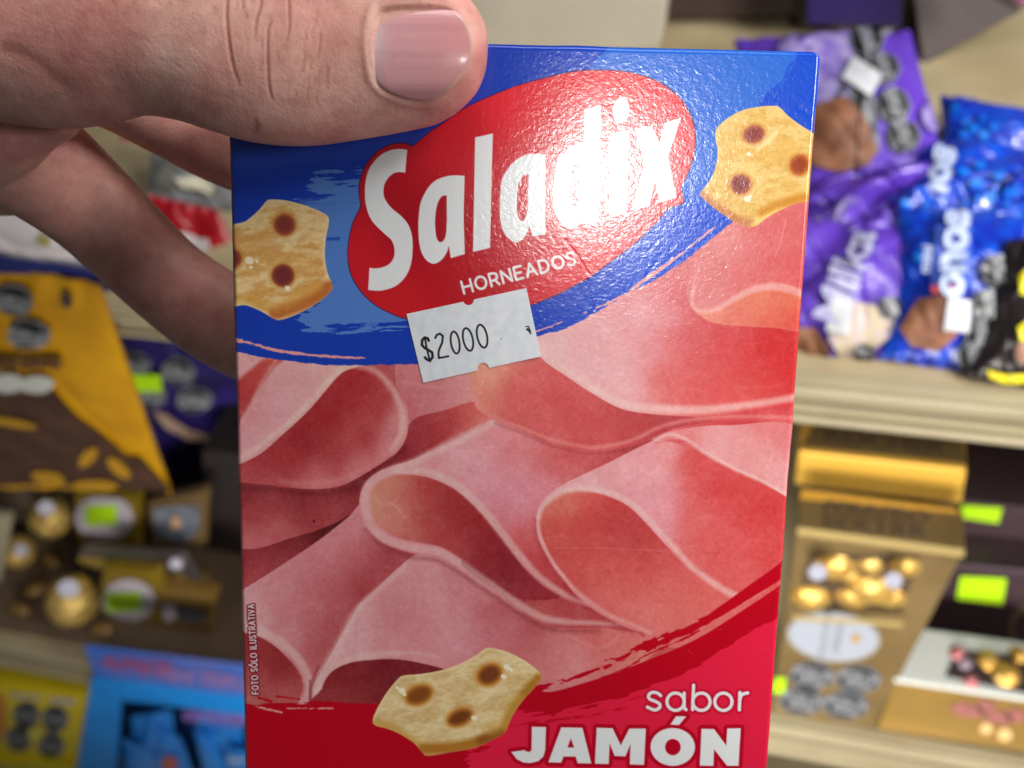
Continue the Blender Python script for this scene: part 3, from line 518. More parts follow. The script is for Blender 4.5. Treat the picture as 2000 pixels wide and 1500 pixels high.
class Face:                                   # a bilinear, optionally swollen, face with corners TL TR BR BL
    def __init__(s, c, bulge=0.0, wr=0.0, seed=0, out=None):
        s.c = np.array(c, float); s.b = bulge; s.wr = wr; s.seed = seed
        n = np.cross(s.c[3] - s.c[0], s.c[1] - s.c[0]) + np.cross(s.c[2] - s.c[3], s.c[2] - s.c[1]) * 0
        n = np.cross(s.c[1] - s.c[3], s.c[2] - s.c[0]); n /= np.linalg.norm(n)
        if np.dot(n, CAMPOS - s.c.mean(0)) < 0: n = -n
        s.n = n; s.uvp = None
        r = np.random.RandomState(seed); s.k = [(r.uniform(3, 16), r.uniform(3, 16), r.uniform(0, 6.28), r.uniform(.4, 1)) for _ in range(7)]
    def P(s, u, v, off=0.0, flat=False):
        u = np.asarray(u, float); v = np.asarray(v, float)
        b = s.c[0] * ((1 - u) * (1 - v))[..., None] + s.c[1] * (u * (1 - v))[..., None] + s.c[2] * (u * v)[..., None] + s.c[3] * ((1 - u) * v)[..., None]
        h = np.zeros(u.shape) + off
        if s.b:
            uu = np.clip(u, 0, 1); vv = np.clip(v, 0, 1)
            e = np.clip(4 * uu * (1 - uu), 0, 1) ** .45 * np.clip(4 * vv * (1 - vv), 0, 1) ** .6
            w = sum(a * np.sin(p * u + q * v + f) for p, q, f, a in s.k) / 4
            e2 = np.sin(40 * uu + 3 * np.sin(5 * vv)) * np.exp(-np.minimum(vv, 1 - vv) * 14) * .6
            cz = sum((1 - np.abs(np.sin(.35 * p * uu - .5 * q * vv + f + .8 * np.sin(2.1 * q * uu * .4 + f)))) ** 6 * a for p, q, f, a in s.k[:5])
            h = h + s.b * e + (0 if flat else s.wr) * (w * np.minimum(1, e * 1.5 + .1) + e2 * .5 - .42 * cz * np.minimum(1, e * 1.3))
        return b + h[..., None] * s.n
    def uv(s, px, py):                        # where on the face a pixel of the view falls
        if s.uvp is None:
            U, V = np.meshgrid(np.linspace(0, 1, 61), np.linspace(0, 1, 61)); q = s.P(U, V, flat=True); a, b, _ = to_px(q); s.uvp = (U, V, a[..., 0] if a.ndim > 2 else a, b[..., 0] if b.ndim > 2 else b)
        U, V, A, B = s.uvp
        px = np.atleast_1d(np.asarray(px, float)); py = np.atleast_1d(np.asarray(py, float)); ou = []; ov = []
        for x, y in zip(px, py):
            k = np.argmin((A - x) ** 2 + (B - y) ** 2); j, i = divmod(k, 61); j = min(max(j, 1), 59); i = min(max(i, 1), 59)
            J = np.array([[A[j, i + 1] - A[j, i - 1], A[j + 1, i] - A[j - 1, i]], [B[j, i + 1] - B[j, i - 1], B[j + 1, i] - B[j - 1, i]]]) * 30
            d = np.linalg.solve(J, [x - A[j, i], y - B[j, i]]); ou.append(U[j, i] + d[0]); ov.append(V[j, i] + d[1])
        return np.clip(ou, -.01, 1.01), np.clip(ov, -.01, 1.01)
def decal(face, name, pts, m, parent, off=.0006, rings=9, smooth_pts=False, raised=0.0):    # a printed or glued patch, outline in view pixels, lying on the face
    pts = np.array(pts, float)
    q = []
    for a, b in zip(pts, np.roll(pts, -1, 0)):
        for k in range(5): q.append(a + (b - a) * k / 5)
    q = np.array(q); off = off * (2.2 if face.wr else 1); u, v = face.uv(q[:, 0], q[:, 1]); uc, vc = u.mean(), v.mean(); n = len(q)
    V = [face.P(np.array([uc]), np.array([vc]), off + raised)[0]]
    for r in range(1, rings + 1):
        t = r / rings; V += list(face.P(uc + (u - uc) * t, vc + (v - vc) * t, off + raised * (1 if r < rings else 1)))
    F = [(0, 1 + k, 1 + (k + 1) % n) for k in range(n)]
    for r in range(rings - 1):
        a = 1 + r * n; b = a + n
        F += [(a + k, b + k, b + (k + 1) % n, a + (k + 1) % n) for k in range(n)]
    return mesh(name, V, F, m, parent, smooth=True)
_tx = {}
def textmesh(s, bold=0.0):
    k = (s, bold)
    if k not in _tx:
        c = bpy.data.curves.new('t', 'FONT'); c.body = s; c.size = 1; c.align_x = 'CENTER'; c.align_y = 'CENTER'; c.offset = bold; c.resolution_u = 3; c.space_line = .85
        o = bpy.data.objects.new('t', c); COL.objects.link(o); bpy.context.view_layer.update()
        me = bpy.data.meshes.new_from_object(o.evaluated_get(bpy.context.evaluated_depsgraph_get()))
        V = np.array([v.co[:] for v in me.vertices]); F = [tuple(p.vertices) for p in me.polygons]
        bpy.data.objects.remove(o); _tx[k] = (V, F)
    return _tx[k]
def text_on(face, s, cx, cy, size, ang, m, parent, off=.0012, sx=1.0, bold=.02, name='lettering'):    # lettering centred on a pixel, size in pixels
    V, F = textmesh(s, bold); a = math.radians(ang)
    x = V[:, 0] * size * sx; y = -V[:, 1] * size
    off = off * (2.6 if face.wr else 1); u, v = face.uv(cx + x * math.cos(a) - y * math.sin(a), cy + x * math.sin(a) + y * math.cos(a))
    return mesh(name, face.P(u, v, off), F, m, parent)
def ellp(cx, cy, rx, ry, ang=0, n=20):
    a = np.linspace(0, 2 * math.pi, n, endpoint=False); t = math.radians(ang); x = rx * np.cos(a); y = ry * np.sin(a)
    return np.stack([cx + x * math.cos(t) - y * math.sin(t), cy + x * math.sin(t) + y * math.cos(t)], 1)
def bevelbox(name, c8, m, parent, bev=.0015, loc=None):       # 8 corners: front TL TR BR BL, back TL TR BR BL
    me = bpy.data.meshes.new(name); base = worldpos(parent) if parent is not None else np.array(loc)
    bm = bmesh.new(); vs = [bm.verts.new(tuple(np.array(p) - base)) for p in c8]
    for f in ((0, 1, 2, 3), (7, 6, 5, 4), (0, 4, 5, 1), (1, 5, 6, 2), (2, 6, 7, 3), (3, 7, 4, 0)): bm.faces.new([vs[i] for i in f])
    bmesh.ops.recalc_face_normals(bm, faces=bm.faces)
    if bev: bmesh.ops.bevel(bm, geom=list(bm.edges), offset=bev, segments=2, affect='EDGES', profile=.6)
    bm.to_mesh(me); bm.free(); me.materials.append(m)
    o = bpy.data.objects.new(name, me); COL.objects.link(o)
    if parent is not None: o.parent = parent
    else: o.location = Vector(base)
    return o
def quad_y(pts, y):                            # four view pixels -> four points; y one plane or one per corner
    ys = y if isinstance(y, (list, tuple)) else [y] * 4
    return [at_y(p[0], p[1], k) for p, k in zip(pts, ys)]
def slab(c4, depth):                           # front corners pushed back into the shelf
    d = np.array((0, depth, 0)); return list(c4) + [c + d for c in c4]
def bag_mesh(face, m, parent, name='wrapper', nx=80, ny=80, back=.4):
    U, V = np.meshgrid(np.linspace(0, 1, nx), np.linspace(0, 1, ny)); A = face.P(U, V).reshape(-1, 3)
    e = (np.clip(4 * U * (1 - U), 0, 1) ** .45 * np.clip(4 * V * (1 - V), 0, 1) ** .6)
    B = (face.P(U, V) - face.n * ((face.b + abs(face.wr)) * e * (1 + back) + .0006)[..., None]).reshape(-1, 3)
    F = gridfaces(nx, ny); n = nx * ny; G = F[:, ::-1] + n
    idx = np.arange(n).reshape(ny, nx); rim = np.concatenate([idx[0, :], idx[1:, -1], idx[-1, -2::-1], idx[-2:0:-1, 0]])
    R = np.stack([rim, np.roll(rim, -1), np.roll(rim, -1) + n, rim + n], 1)
    return mesh(name, np.vstack([A, B]), np.vstack([F, G, R[:, ::-1]]), m, parent, smooth=True)
def ball(name, c, r, m, parent, seed=0, rough=.06, sq=(1, 1, 1), n=22, loc=None):
    th, ph = np.meshgrid(np.linspace(0, math.pi, n), np.linspace(0, 2 * math.pi, n * 2)); rs = np.random.RandomState(seed)
    k = sum(rs.uniform(.3, 1) * np.sin(rs.randint(3, 9) * ph + rs.uniform(0, 6)) * np.sin(rs.randint(2, 8) * th + rs.uniform(0, 6)) for _ in range(10)) / 6 + rs.uniform(-.5, .5, th.shape)
    k[:, -1] = k[:, 0]
    rr = r * (1 + rough * k * np.sin(th))
    V = np.stack([rr * np.sin(th) * np.cos(ph) * sq[0], rr * np.sin(th) * np.sin(ph) * sq[1], rr * np.cos(th) * sq[2]], -1).reshape(-1, 3) + np.array(c)
    return mesh(name, V, gridfaces(n, n * 2), m, parent, smooth=False, loc=loc)
# ---------------------------------------------------------------- the held carton
carton = empty('snack_box', panel_w(PW / 2, PH, -PT / 2), 'blue and red carton printed with folded ham slices and crackers, held by the hand', 'snack box')
def print_mat(name, bump=1.0, rough=.16):
    m = bpy.data.materials.new(name); m.use_nodes = True; nt = m.node_tree; b = nt.nodes['Principled BSDF']; L = nt.links.new
    a = nt.nodes.new('ShaderNodeAttribute'); a.attribute_name = 'Col'; L(a.outputs['Color'], b.inputs['Base Color'])
    tc = nt.nodes.new('ShaderNodeTexCoord')
    # leathery embossing of the varnished board: thin crinkles in two sizes
    n0 = nt.nodes.new('ShaderNodeTexNoise'); n0.inputs['Scale'].default_value = 600; n0.inputs['Detail'].default_value = 1
    mx = nt.nodes.new('ShaderNodeVectorMath'); mx.operation = 'MULTIPLY_ADD'; mx.inputs[1].default_value = (.0016, .0016, .0016)
    L(tc.outputs['Object'], n0.inputs['Vector']); L(n0.outputs['Color'], mx.inputs[0]); L(tc.outputs['Object'], mx.inputs[2])
    n1 = nt.nodes.new('ShaderNodeTexNoise'); n1.inputs['Scale'].default_value = 980; n1.inputs['Detail'].default_value = 2; n1.inputs['Roughness'].default_value = .55
    L(mx.outputs[0], n1.inputs['Vector'])
    n2 = nt.nodes.new('ShaderNodeTexNoise'); n2.inputs['Scale'].default_value = 2600; n2.inputs['Detail'].default_value = 2; L(mx.outputs[0], n2.inputs['Vector'])
    ad = nt.nodes.new('ShaderNodeMath'); ad.operation = 'MULTIPLY_ADD'; ad.inputs[1].default_value = .35; L(n2.outputs['Fac'], ad.inputs[0]); L(n1.outputs['Fac'], ad.inputs[2])
    u = nt.nodes.new('ShaderNodeBump'); u.inputs['Strength'].default_value = 1; u.inputs['Distance'].default_value = .000032 * bump
    L(ad.outputs[0], u.inputs['Height']); L(u.outputs['Normal'], b.inputs['Normal'])
    b.inputs['Roughness'].default_value = .175; b.inputs['Specular IOR Level'].default_value = .5; b.inputs['Coat Weight'].default_value = .0; b.inputs['Coat Roughness'].default_value = .13; L(u.outputs['Normal'], b.inputs['Coat Normal'])
    return m
PRINT = print_mat('varnished_print')
S, T, C = make_art()
ds = np.minimum(S, PW - S); dt = np.minimum(T, PH - T); R = .0011
off = -(R - np.sqrt(np.maximum(R * R - np.maximum(R - ds, 0) ** 2, 0))) - (R - np.sqrt(np.maximum(R * R - np.maximum(R - dt, 0) ** 2, 0)))
off = np.maximum(off, -R)
# slight warp of the board, softened corners
off = off + .0003 * np.sin(S * 40) * np.sin(T * 22 + .6)
GX, GY = panel_to_px(S, T)
for q, dep, w in (([(1105, 470), (1128, 500), (1150, 535)], .00010, 3.2), ([(1148, 545), (1152, 575), (1160, 604)], .00008, 3.0), ([(1290, 500), (1262, 540), (1250, 562)], .00005, 4), ([(1165, 640), (1172, 700)], .00006, 4), ([(1560, 210), (1600, 236)], .00012, 7), ([(1590, 640), (1540, 660), (1500, 650)], .00006, 6), ([(470, 820), (500, 806)], .00007, 5), ([(1030, 575), (1062, 520)], .00005, 5)):
    d2 = np.full(S.shape, 1e9)
    for (x0, y0), (x1, y1) in zip(q[:-1], q[1:]):
        vx, vy = x1 - x0, y1 - y0; tt = np.clip(((GX - x0) * vx + (GY - y0) * vy) / (vx * vx + vy * vy), 0, 1); d2 = np.minimum(d2, (GX - x0 - tt * vx) ** 2 + (GY - y0 - tt * vy) ** 2)
    dep *= .22; off = off - dep * np.exp(-d2 / (w * w)) + dep * .5 * np.exp(-d2 / (w * w * 12))
off = off - .0009 * np.exp(-((GX - 800) ** 2 + (GY - 150) ** 2) / 170 ** 2)
rc = .0023; cs = np.clip(S, rc, PW - rc); ct_ = np.clip(T, rc, PH - rc); h = np.hypot(S - cs, T - ct_); k = np.where(h > rc, rc / np.maximum(h, 1e-9), 1)
S2 = np.where(h > rc, cs + (S - cs) * k, S); T2 = np.where(h > rc, ct_ + (T - ct_) * k, T)
edge_n = .00012 * np.sin(T * 120 + 2 * np.sin(T * 70)) + .00003 * np.sin(T * 900)
S2 = S2 + edge_n * np.exp(-np.minimum(S, PW - S) / .0006); T2 = T2 + (.0001 * np.sin(S * 150 + 2 * np.sin(S * 90))) * np.exp(-T / .0006)
wear = np.clip(1 - S / .0009, 0, 1)[..., None] * .55 + np.clip(1 - (PW - S) / .0005, 0, 1)[..., None] * .25 * (.5 + .5 * np.sin(T * 330 + 3 * np.sin(T * 900)))[..., None]
C = C * (1 - wear) + np.array([.30, .20, .19], np.float32) * wear
V = O_w + S2[..., None] * U_w + T2[..., None] * W_w + off[..., None] * N_w
mesh('front_panel', V.reshape(-1, 3), gridfaces(NS, NT), PRINT, carton, smooth=True, colors=C.reshape(-1, 3))
del S, T, C, V
card = mat('carton_side_print', (178, 122, 116), .45, rgb2=(150, 92, 92), scale=300, bump=.00003, bscale=900)
redcard = mat('carton_red_side', (150, 18, 34), .4, bump=.00003, bscale=900)
bluec = mat('carton_blue_flap', (22, 60, 170), .4, bump=.00003, bscale=900)
def pw(s, t, o): return panel_w(s, t, o)
e = .0009
def panelslab(name, a, m):       # a = (s0,s1,t0,t1,o0,o1)
    s0, s1, t0, t1, o0, o1 = a
    return bevelbox(name, [pw(s0, t0, o1), pw(s1, t0, o1), pw(s1, t1, o1), pw(s0, t1, o1), pw(s0, t0, o0), pw(s1, t0, o0), pw(s1, t1, o0), pw(s0, t1, o0)], m, carton, bev=.0001)
panelslab('side_panel', (0.00002, .0005, .0012, PH - .0012, -PT, -.0010), card)
panelslab('side_panel', (PW - .0005, PW - .00002, .0012, PH - .0012, -PT, -.0010), redcard)
panelslab('top_flap', (.0012, PW - .0012, .00002, .0005, -PT, -.0010), bluec)
panelslab('bottom_flap', (.0012, PW - .0012, PH - .0005, PH - .00002, -PT, -.0010), redcard)
panelslab('back_panel', (.0006, PW - .0006, .0006, PH - .0006, -PT - .0004, -PT), card)

# price sticker: its own small printed sheet
def make_sticker():
    c = [(793.6, 613), (1028, 562.4), (1056.5, 695.5), (826, 747)]
    nx, ny = 420, 230
    U, Vv = np.meshgrid(np.linspace(0, 1, nx), np.linspace(0, 1, ny))
    px = c[0][0] * (1 - U) * (1 - Vv) + c[1][0] * U * (1 - Vv) + c[2][0] * U * Vv + c[3][0] * (1 - U) * Vv
    py = c[0][1] * (1 - U) * (1 - Vv) + c[1][1] * U * (1 - Vv) + c[2][1] * U * Vv + c[3][1] * (1 - U) * Vv
    rng = np.random.RandomState(4)
    low = rng.rand(14, 26); yy = np.linspace(0, 12.99, ny); xx = np.linspace(0, 24.99, nx)
    a = low[yy.astype(int)][:, xx.astype(int)]; b = low[yy.astype(int)][:, xx.astype(int) + 1]; d = low[yy.astype(int) + 1][:, xx.astype(int)]; e_ = low[yy.astype(int) + 1][:, xx.astype(int) + 1]
    fx = (xx % 1)[None]; fy = (yy % 1)[:, None]; f = (a * (1 - fx) + b * fx) * (1 - fy) + (d * (1 - fx) + e_ * fx) * fy
    C = np.array((218, 222, 228.0)) + (f - .5)[..., None] * np.array((18, 14, 10)) + rng.normal(0, 2, (ny, nx, 1))
    def z(p): return np.array([(780 + .15 * x, 550 + .15 * y) for x, y in p])
    def el(cx, cy, rx, ry, an, n=26):
        t = np.linspace(0, 2 * math.pi, n); q = math.radians(an); x = rx * np.cos(t); y = ry * np.sin(t); return [(cx + x_ * math.cos(q) - y_ * math.sin(q), cy + x_ * math.sin(q) + y_ * math.cos(q)) for x_, y_ in zip(x, y)]
    st = [([(385, 765), (370, 735), (330, 725), (300, 760), (295, 820), (330, 860), (385, 890), (430, 920), (435, 980), (400, 1025), (360, 1010), (335, 985)], 17), ([(335, 720), (355, 850), (400, 1035)], 13),
          ([(470, 730), (490, 690), (530, 675), (568, 705), (560, 790), (520, 880), (510, 940), (520, 990)], 14), ([(515, 992), (580, 980), (640, 968)], 13),
          (el(728, 790, 55, 145, -9), 13), (el(895, 750, 62, 150, -12), 13), (el(1078, 708, 64, 152, -12), 13), ([(1650, 585), (1680, 580), (1700, 630), (1708, 680)], 8), ([(1665, 620), (1690, 630), (1700, 650)], 16), ([(1322, 742), (1330, 740)], 5)]
    for p, w in st:
        q = z(p); w *= .15; d2 = np.full(px.shape, 1e9)
        for s0, s1 in zip(q[:-1], q[1:]):
            v = s1 - s0; t = np.clip(((px - s0[0]) * v[0] + (py - s0[1]) * v[1]) / max(v @ v, 1e-9), 0, 1); d2 = np.minimum(d2, (px - s0[0] - t * v[0]) ** 2 + (py - s0[1] - t * v[1]) ** 2)
        al = np.clip((w - np.sqrt(d2)) / .9 + .5, 0, 1)[..., None] * .97; C = C * (1 - al) + np.array((18, 18, 20)) * al
    C = np.clip(C, 0, 255) / 255; C = np.where(C <= .04045, C / 12.92, ((C + .055) / 1.055) ** 2.4)
    s, t = px_to_panel(px, py)
    lift = .00016 + .00022 * np.exp(-((U - 1) ** 2 + (Vv - 1) ** 2) / .02)
    P = O_w + s[..., None] * U_w + t[..., None] * W_w + (lift + .0003 * np.sin(s * 40) * np.sin(t * 22 + .6))[..., None] * N_w
    F = gridfaces(nx, ny); cx = px.ravel()[F].mean(1); cy = py.ravel()[F].mean(1)
    jag = 1.2 * np.sin(cx * 1.9) * np.sin(cy * 1.3)
    keep = (np.hypot(cx - 915, cy - 585) > 10.5) & (np.hypot(cx - 944, cy - 719) > 11 + jag * .8)
    us = U.ravel()[F].mean(1); keep &= (us > .004 + .003 * np.sin(cy * .8) * np.sin(cy * 2.3))
    F = F[keep]; used = np.unique(F); mp = np.zeros(nx * ny, int); mp[used] = np.arange(len(used))
    o = mesh('price_sticker', P.reshape(-1, 3)[used], mp[F], mat('sticker_paper', (220, 224, 230), .6, attr='Col', bump=.00001, bscale=1500), carton, smooth=True, colors=C.reshape(-1, 3)[used])
    o['label'] = 'white price sticker reading $2000 with notched edges'
make_sticker()
# ---------------------------------------------------------------- the hand
def cr(P, n):
    P = np.array(P, float); m = len(P); Q = []
    for k in range(m - 1):
        a, b, c, d = P[max(k - 1, 0)], P[k], P[k + 1], P[min(k + 2, m - 1)]
        for s in np.arange(n) / n: Q.append(.5 * ((2 * b) + (-a + c) * s + (2 * a - 5 * b + 4 * c - d) * s * s + (-a + 3 * b - 3 * c + d) * s ** 3))
    Q.append(P[-1]); return np.array(Q)
def limb(nodes, n=8, m=28):        # nodes: px, py, height over the panel plane (m), half width (px), half thickness (m)
    Q = cr(nodes, n); V = []; cs = []; aa = []
    for px, py, o, a, b in Q:
        p = panel_pt(px, py, o); _, _, d = to_px(p); cs.append(p); aa.append((a * float(np.ravel(d)[0]) / FPX, b))
    cs = np.array(cs)
    for i in range(len(Q)):
        t = cs[min(i + 1, len(cs) - 1)] - cs[max(i - 1, 0)]; t /= np.linalg.norm(t)
        vd = CAMPOS - cs[i]; vd /= np.linalg.norm(vd); s = np.cross(t, vd); s /= np.linalg.norm(s); w = np.cross(s, t)
        a, b = aa[i]
        for k in range(m):
            f = 2 * math.pi * k / m; V.append(cs[i] + s * a * math.cos(f) + w * b * math.sin(f))
    V = np.array(V); N = len(Q); F = []
    for i in range(N - 1):
        for k in range(m): F.append((i * m + k, i * m + (k + 1) % m, (i + 1) * m + (k + 1) % m, (i + 1) * m + k))
    F.append(tuple(range(m))[::-1]); F.append(tuple((N - 1) * m + k for k in range(m)))
    return V, F
LIMBS = [
 # thumb: tip -> base
 [(950, 112, .0102, 8, .0012), (948, 112, .0102, 34, .0034), (940, 111, .0101, 62, .0052), (922, 109, .0099, 90, .0066), (892, 106, .0096, 118, .0078), (850, 103, .0092, 139, .0086), (780, 102, .0088, 153, .0092), (650, 107, .0092, 169, .0096), (580, 109, .0098, 174, .0100), (510, 105, .0100, 172, .0103), (440, 91, .0098, 166, .0105), (370, 74, .0090, 161, .0108), (280, 60, .0080, 162, .0112), (210, 58, .0070, 177, .0118), (120, 50, .0050, 200, .0130), (0, 20, .0020, 214, .015), (-150, -30, -.004, 235, .018), (-350, -100, -.012, 270, .022)],
 # web of skin and side of the palm
 [(138, 250, -.006, 10, .003), (110, 252, -.008, 26, .006), (60, 256, -.010, 52, .009), (0, 262, -.013, 92, .012), (-110, 250, -.018, 150, .016), (-300, 180, -.024, 230, .022)],
 # index finger, going behind the carton
 [(20, 150, -.022, 100, .012), (120, 165, -.026, 82, .010), (200, 176, -.031, 70, .0088), (320, 226, -.039, 76, .0082), (400, 262, -.0435, 82, .008), (480, 296, -.0437, 82, .008), (620, 345, -.0432, 78, .0078), (760, 385, -.0430, 72, .0074), (850, 408, -.0425, 52, .006), (880, 416, -.042, 12, .002)],
 # middle finger
 [(-60, 240, -.026, 110, .013), (60, 310, -.034, 112, .0125), (175, 402, -.043, 96, .0110), (288, 512, -.049, 88, .0092), (350, 566, -.049, 88, .0088), (430, 622, -.0455, 92, .0085), (520, 668, -.0440, 90, .0085), (660, 716, -.0435, 82, .008), (780, 748, -.0430, 60, .0065), (812, 756, -.042, 12, .002)],
 # ring finger knuckles, low left
 [(-240, 240, -.030, 130, .014), (-90, 310, -.040, 104, .012), (10, 340, -.046, 84, .011), (60, 352, -.050, 62, .009), (84, 358, -.053, 16, .003)],
 # palm and wrist beyond the frame
 [(20, 130, -.022, 150, .016), (-150, 60, -.026, 270, .026), (-420, -60, -.030, 330, .030), (-760, -240, -.036, 290, .028), (-1150, -430, -.040, 250, .025)],
]
def build_hand():
    V = []; F = []; n = 0
    for L in LIMBS:
        v, f = limb(L); V.append(v); F += [tuple(i + n for i in q) for q in f]; n += len(v)
    me = bpy.data.meshes.new('hand'); me.from_pydata([tuple(v) for v in np.vstack(V)], [], F); me.update()
    o = bpy.data.objects.new('hand_tmp', me); COL.objects.link(o)
    r = o.modifiers.new('r', 'REMESH'); r.mode = 'VOXEL'; r.voxel_size = .00062; r.use_smooth_shade = True
    s = o.modifiers.new('s', 'SMOOTH'); s.factor = .5; s.iterations = 14
    d = o.modifiers.new('d', 'SUBSURF'); d.levels = 1; d.render_levels = 1
    bpy.context.view_layer.update()
    m2 = bpy.data.meshes.new_from_object(o.evaluated_get(bpy.context.evaluated_depsgraph_get()))
    bpy.data.objects.remove(o)
    N = len(m2.vertices); co = np.empty(N * 3, np.float32); m2.vertices.foreach_get('co', co); co = co.reshape(-1, 3).astype(float)
    no = np.empty(N * 3, np.float32); m2.vertices.foreach_get('normal', no); no = no.reshape(-1, 3).astype(float)
    px, py, dp = to_px(co); px = px.ravel(); py = py.ravel(); dp = dp.ravel()
    view = CAMPOS - co; view /= np.linalg.norm(view, axis=1)[:, None]; fac = (no * view).sum(1)
    h = (co - O_w) @ N_w                         # height over the panel
    front = (fac > .15) & (h > .002)
    # keep skin out of the carton: pad flattened on the print
    inside_s = (co - O_w) @ U_w; inside_t = (co - O_w) @ W_w
    over = (inside_s > -.0006) & (inside_s < PW + .001) & (inside_t > -.0006) & (inside_t < PH)
    mid = over & (h < .00045) & (h > -.012); co[mid] += N_w * (.00045 - h[mid])[:, None]
    back = over & (h < -.012) & (h > -PT - .0008); co[back] += N_w * (-PT - .0008 - h[back])[:, None]
    disp = np.zeros(N)
    def crease(pts, w, dep):
        q = cr(pts, 6); d2 = np.full(N, 1e9); k0 = front & (px > q[:, 0].min() - 40) & (px < q[:, 0].max() + 40) & (py > q[:, 1].min() - 40) & (py < q[:, 1].max() + 40)
        x = px[k0]; y = py[k0]; dd = np.full(len(x), 1e9); tt = np.zeros(len(x))
        for i in range(len(q) - 1):
            v = q[i + 1] - q[i]; t = np.clip(((x - q[i][0]) * v[0] + (y - q[i][1]) * v[1]) / max(v @ v, 1e-9), 0, 1); e2 = (x - q[i][0] - t * v[0]) ** 2 + (y - q[i][1] - t * v[1]) ** 2
            tt = np.where(e2 < dd, (i + t) / (len(q) - 1), tt); dd = np.minimum(dd, e2)
        fade = np.clip(4 * tt * (1 - tt), 0, 1) ** .4 if q[0][1] > 5 else np.clip(3 * (1 - tt), 0, 1) ** .7
        g = (np.exp(-dd / (w * w)) - .28 * np.exp(-dd / (w * w * 9))) * fade
        disp[k0] -= dep * g
        cr_mask[k0] = np.maximum(cr_mask[k0], np.exp(-dd / (w * w * 1.6)) * fade * min(1, dep / .00022))
    cr_mask = np.zeros(N)
    crease([(446, -30), (442, 20), (444, 60), (449, 100), (456, 135), (468, 170)], 3.4, .00036)
    crease([(470, -20), (474, 10), (471, 24)], 3, .0002)
    crease([(512, -30), (508, 15), (500, 40), (497, 80)], 3.2, .00024)
    crease([(530, 40), (523, 60), (522, 110), (525, 170), (532, 196)], 3.0, .00030)
    crease([(562, -30), (564, 20), (564, 55), (558, 86)], 3.0, .00026)
    crease([(626, 55), (624, 90), (618, 115)], 3.0, .00014)
    crease([(596, 100), (592, 130), (584, 150)], 4, .00012)
    rk = np.random.RandomState(21)
    for _ in range(46):
        cx = rk.uniform(452, 640); cy = rk.uniform(-25, 190); l = rk.uniform(12, 42); b = rk.uniform(-5, 5)
        crease([(cx, cy), (cx + b, cy + l / 2), (cx + b * .4 + rk.uniform(-3, 3), cy + l)], 2.6, rk.uniform(.00003, .00011))
    for _ in range(26):
        cx = rk.uniform(20, 430); cy = rk.uniform(-10, 210); l = rk.uniform(14, 50); a_ = rk.uniform(.3, 1.2)
        crease([(cx, cy), (cx + l * .5 * math.cos(a_), cy + l * .5 * math.sin(a_) + 2), (cx + l * math.cos(a_), cy + l * math.sin(a_))], 3.0, rk.uniform(.00002, .00006))
    crease([(0, 92), (50, 110), (100, 145), (140, 180)], 14, .00018)
    crease([(495, 232), (500, 248), (490, 262)], 6, .00015)
    # nail bed: a shallow pocket with a raised fold round it
    q = nail_outline(44)
    k0 = front & (px > 660) & (px < 990) & (py > -70) & (py < 260); x = px[k0]; y = py[k0]; ins = np.zeros(len(x), bool); dd = np.full(len(x), 1e9)
    for a, b in zip(q, np.roll(q, -1, 0)):
        c = (a[1] > y) != (b[1] > y); ins ^= c & (x < a[0] + (y - a[1]) * (b[0] - a[0]) / (b[1] - a[1] + 1e-12))
        v = b - a; t = np.clip(((x - a[0]) * v[0] + (y - a[1]) * v[1]) / max(v @ v, 1e-9), 0, 1); dd = np.minimum(dd, (x - a[0] - t * v[0]) ** 2 + (y - a[1] - t * v[1]) ** 2)
    sd = np.sqrt(dd) * np.where(ins, 1, -1)
    tipw = np.clip((x - 880) / 40, 0, 1)
    fold = np.exp(-((sd + 10) / 8) ** 2) * .00026 * (1 - tipw)
    pocket = -.0009 * np.clip((sd - 3) / 8, 0, 1) * np.clip((935 - x) / 30, 0, 1)
    disp[k0] += np.where(sd > -2, pocket, 0) + fold
    disp *= np.clip((fac - .2) / .3, 0, 1)
    co = co + no * disp[:, None]
    m2.vertices.foreach_set('co', co.astype(np.float32).ravel()); m2.update()
    # skin tint per vertex: pinker finger end and knuckle, paler cuticle, brown along the creases
    rs = np.random.RandomState(2)
    def blob(cx, cy, r, w=1): return np.exp(-((px - cx) ** 2 + (py - cy) ** 2) / (r * r)) * w * (h > -.015)
    base = np.tile(np.array(lin((226, 178, 166))[:3]), (N, 1)); red = np.array(lin((212, 142, 138))[:3]); pale = np.array(lin((232, 200, 186))[:3]); brown = np.array(lin((158, 84, 74))[:3])
    wr = np.clip(blob(900, 200, 60, .8) + blob(940, 110, 40, .9) + blob(840, 240, 50, .4) + blob(120, 60, 110, .55) + blob(190, 150, 80, .35) + blob(650, 90, 50, .35) + blob(40, 290, 70, .4), 0, 1)
    wp = np.clip(blob(330, 110, 60, .5) + blob(500, 180, 50, .4) + blob(760, 225, 45, .5) + blob(560, 215, 60, .3), 0, 1)
    col = base * (1 - wr)[:, None] + red * wr[:, None]; col = col * (1 - wp)[:, None] + pale * wp[:, None]
    ck = np.zeros(N); ck[k0] = np.exp(-((sd + 5) / 6) ** 2) * np.clip((760 - x) / 40, 0, 1) * .5
    col = col * (1 - ck)[:, None] + pale * ck[:, None]
    cm = (cr_mask * .55)[:, None]; col = col * (1 - cm) + brown * cm
    a = m2.color_attributes.new('Col', 'FLOAT_COLOR', 'POINT'); c4 = np.ones((N, 4), np.float32); c4[:, :3] = col; a.data.foreach_set('color', c4.ravel())
    m2.polygons.foreach_set('use_smooth', np.ones(len(m2.polygons), bool))
    # origin at the wrist
    org = np.array(panel_pt(-600, -160, -.034)); m2.transform(Matrix.Translation(-Vector(org)))
    m2.name = 'hand'; m2.materials.clear(); m2.materials.append(skin_mat())
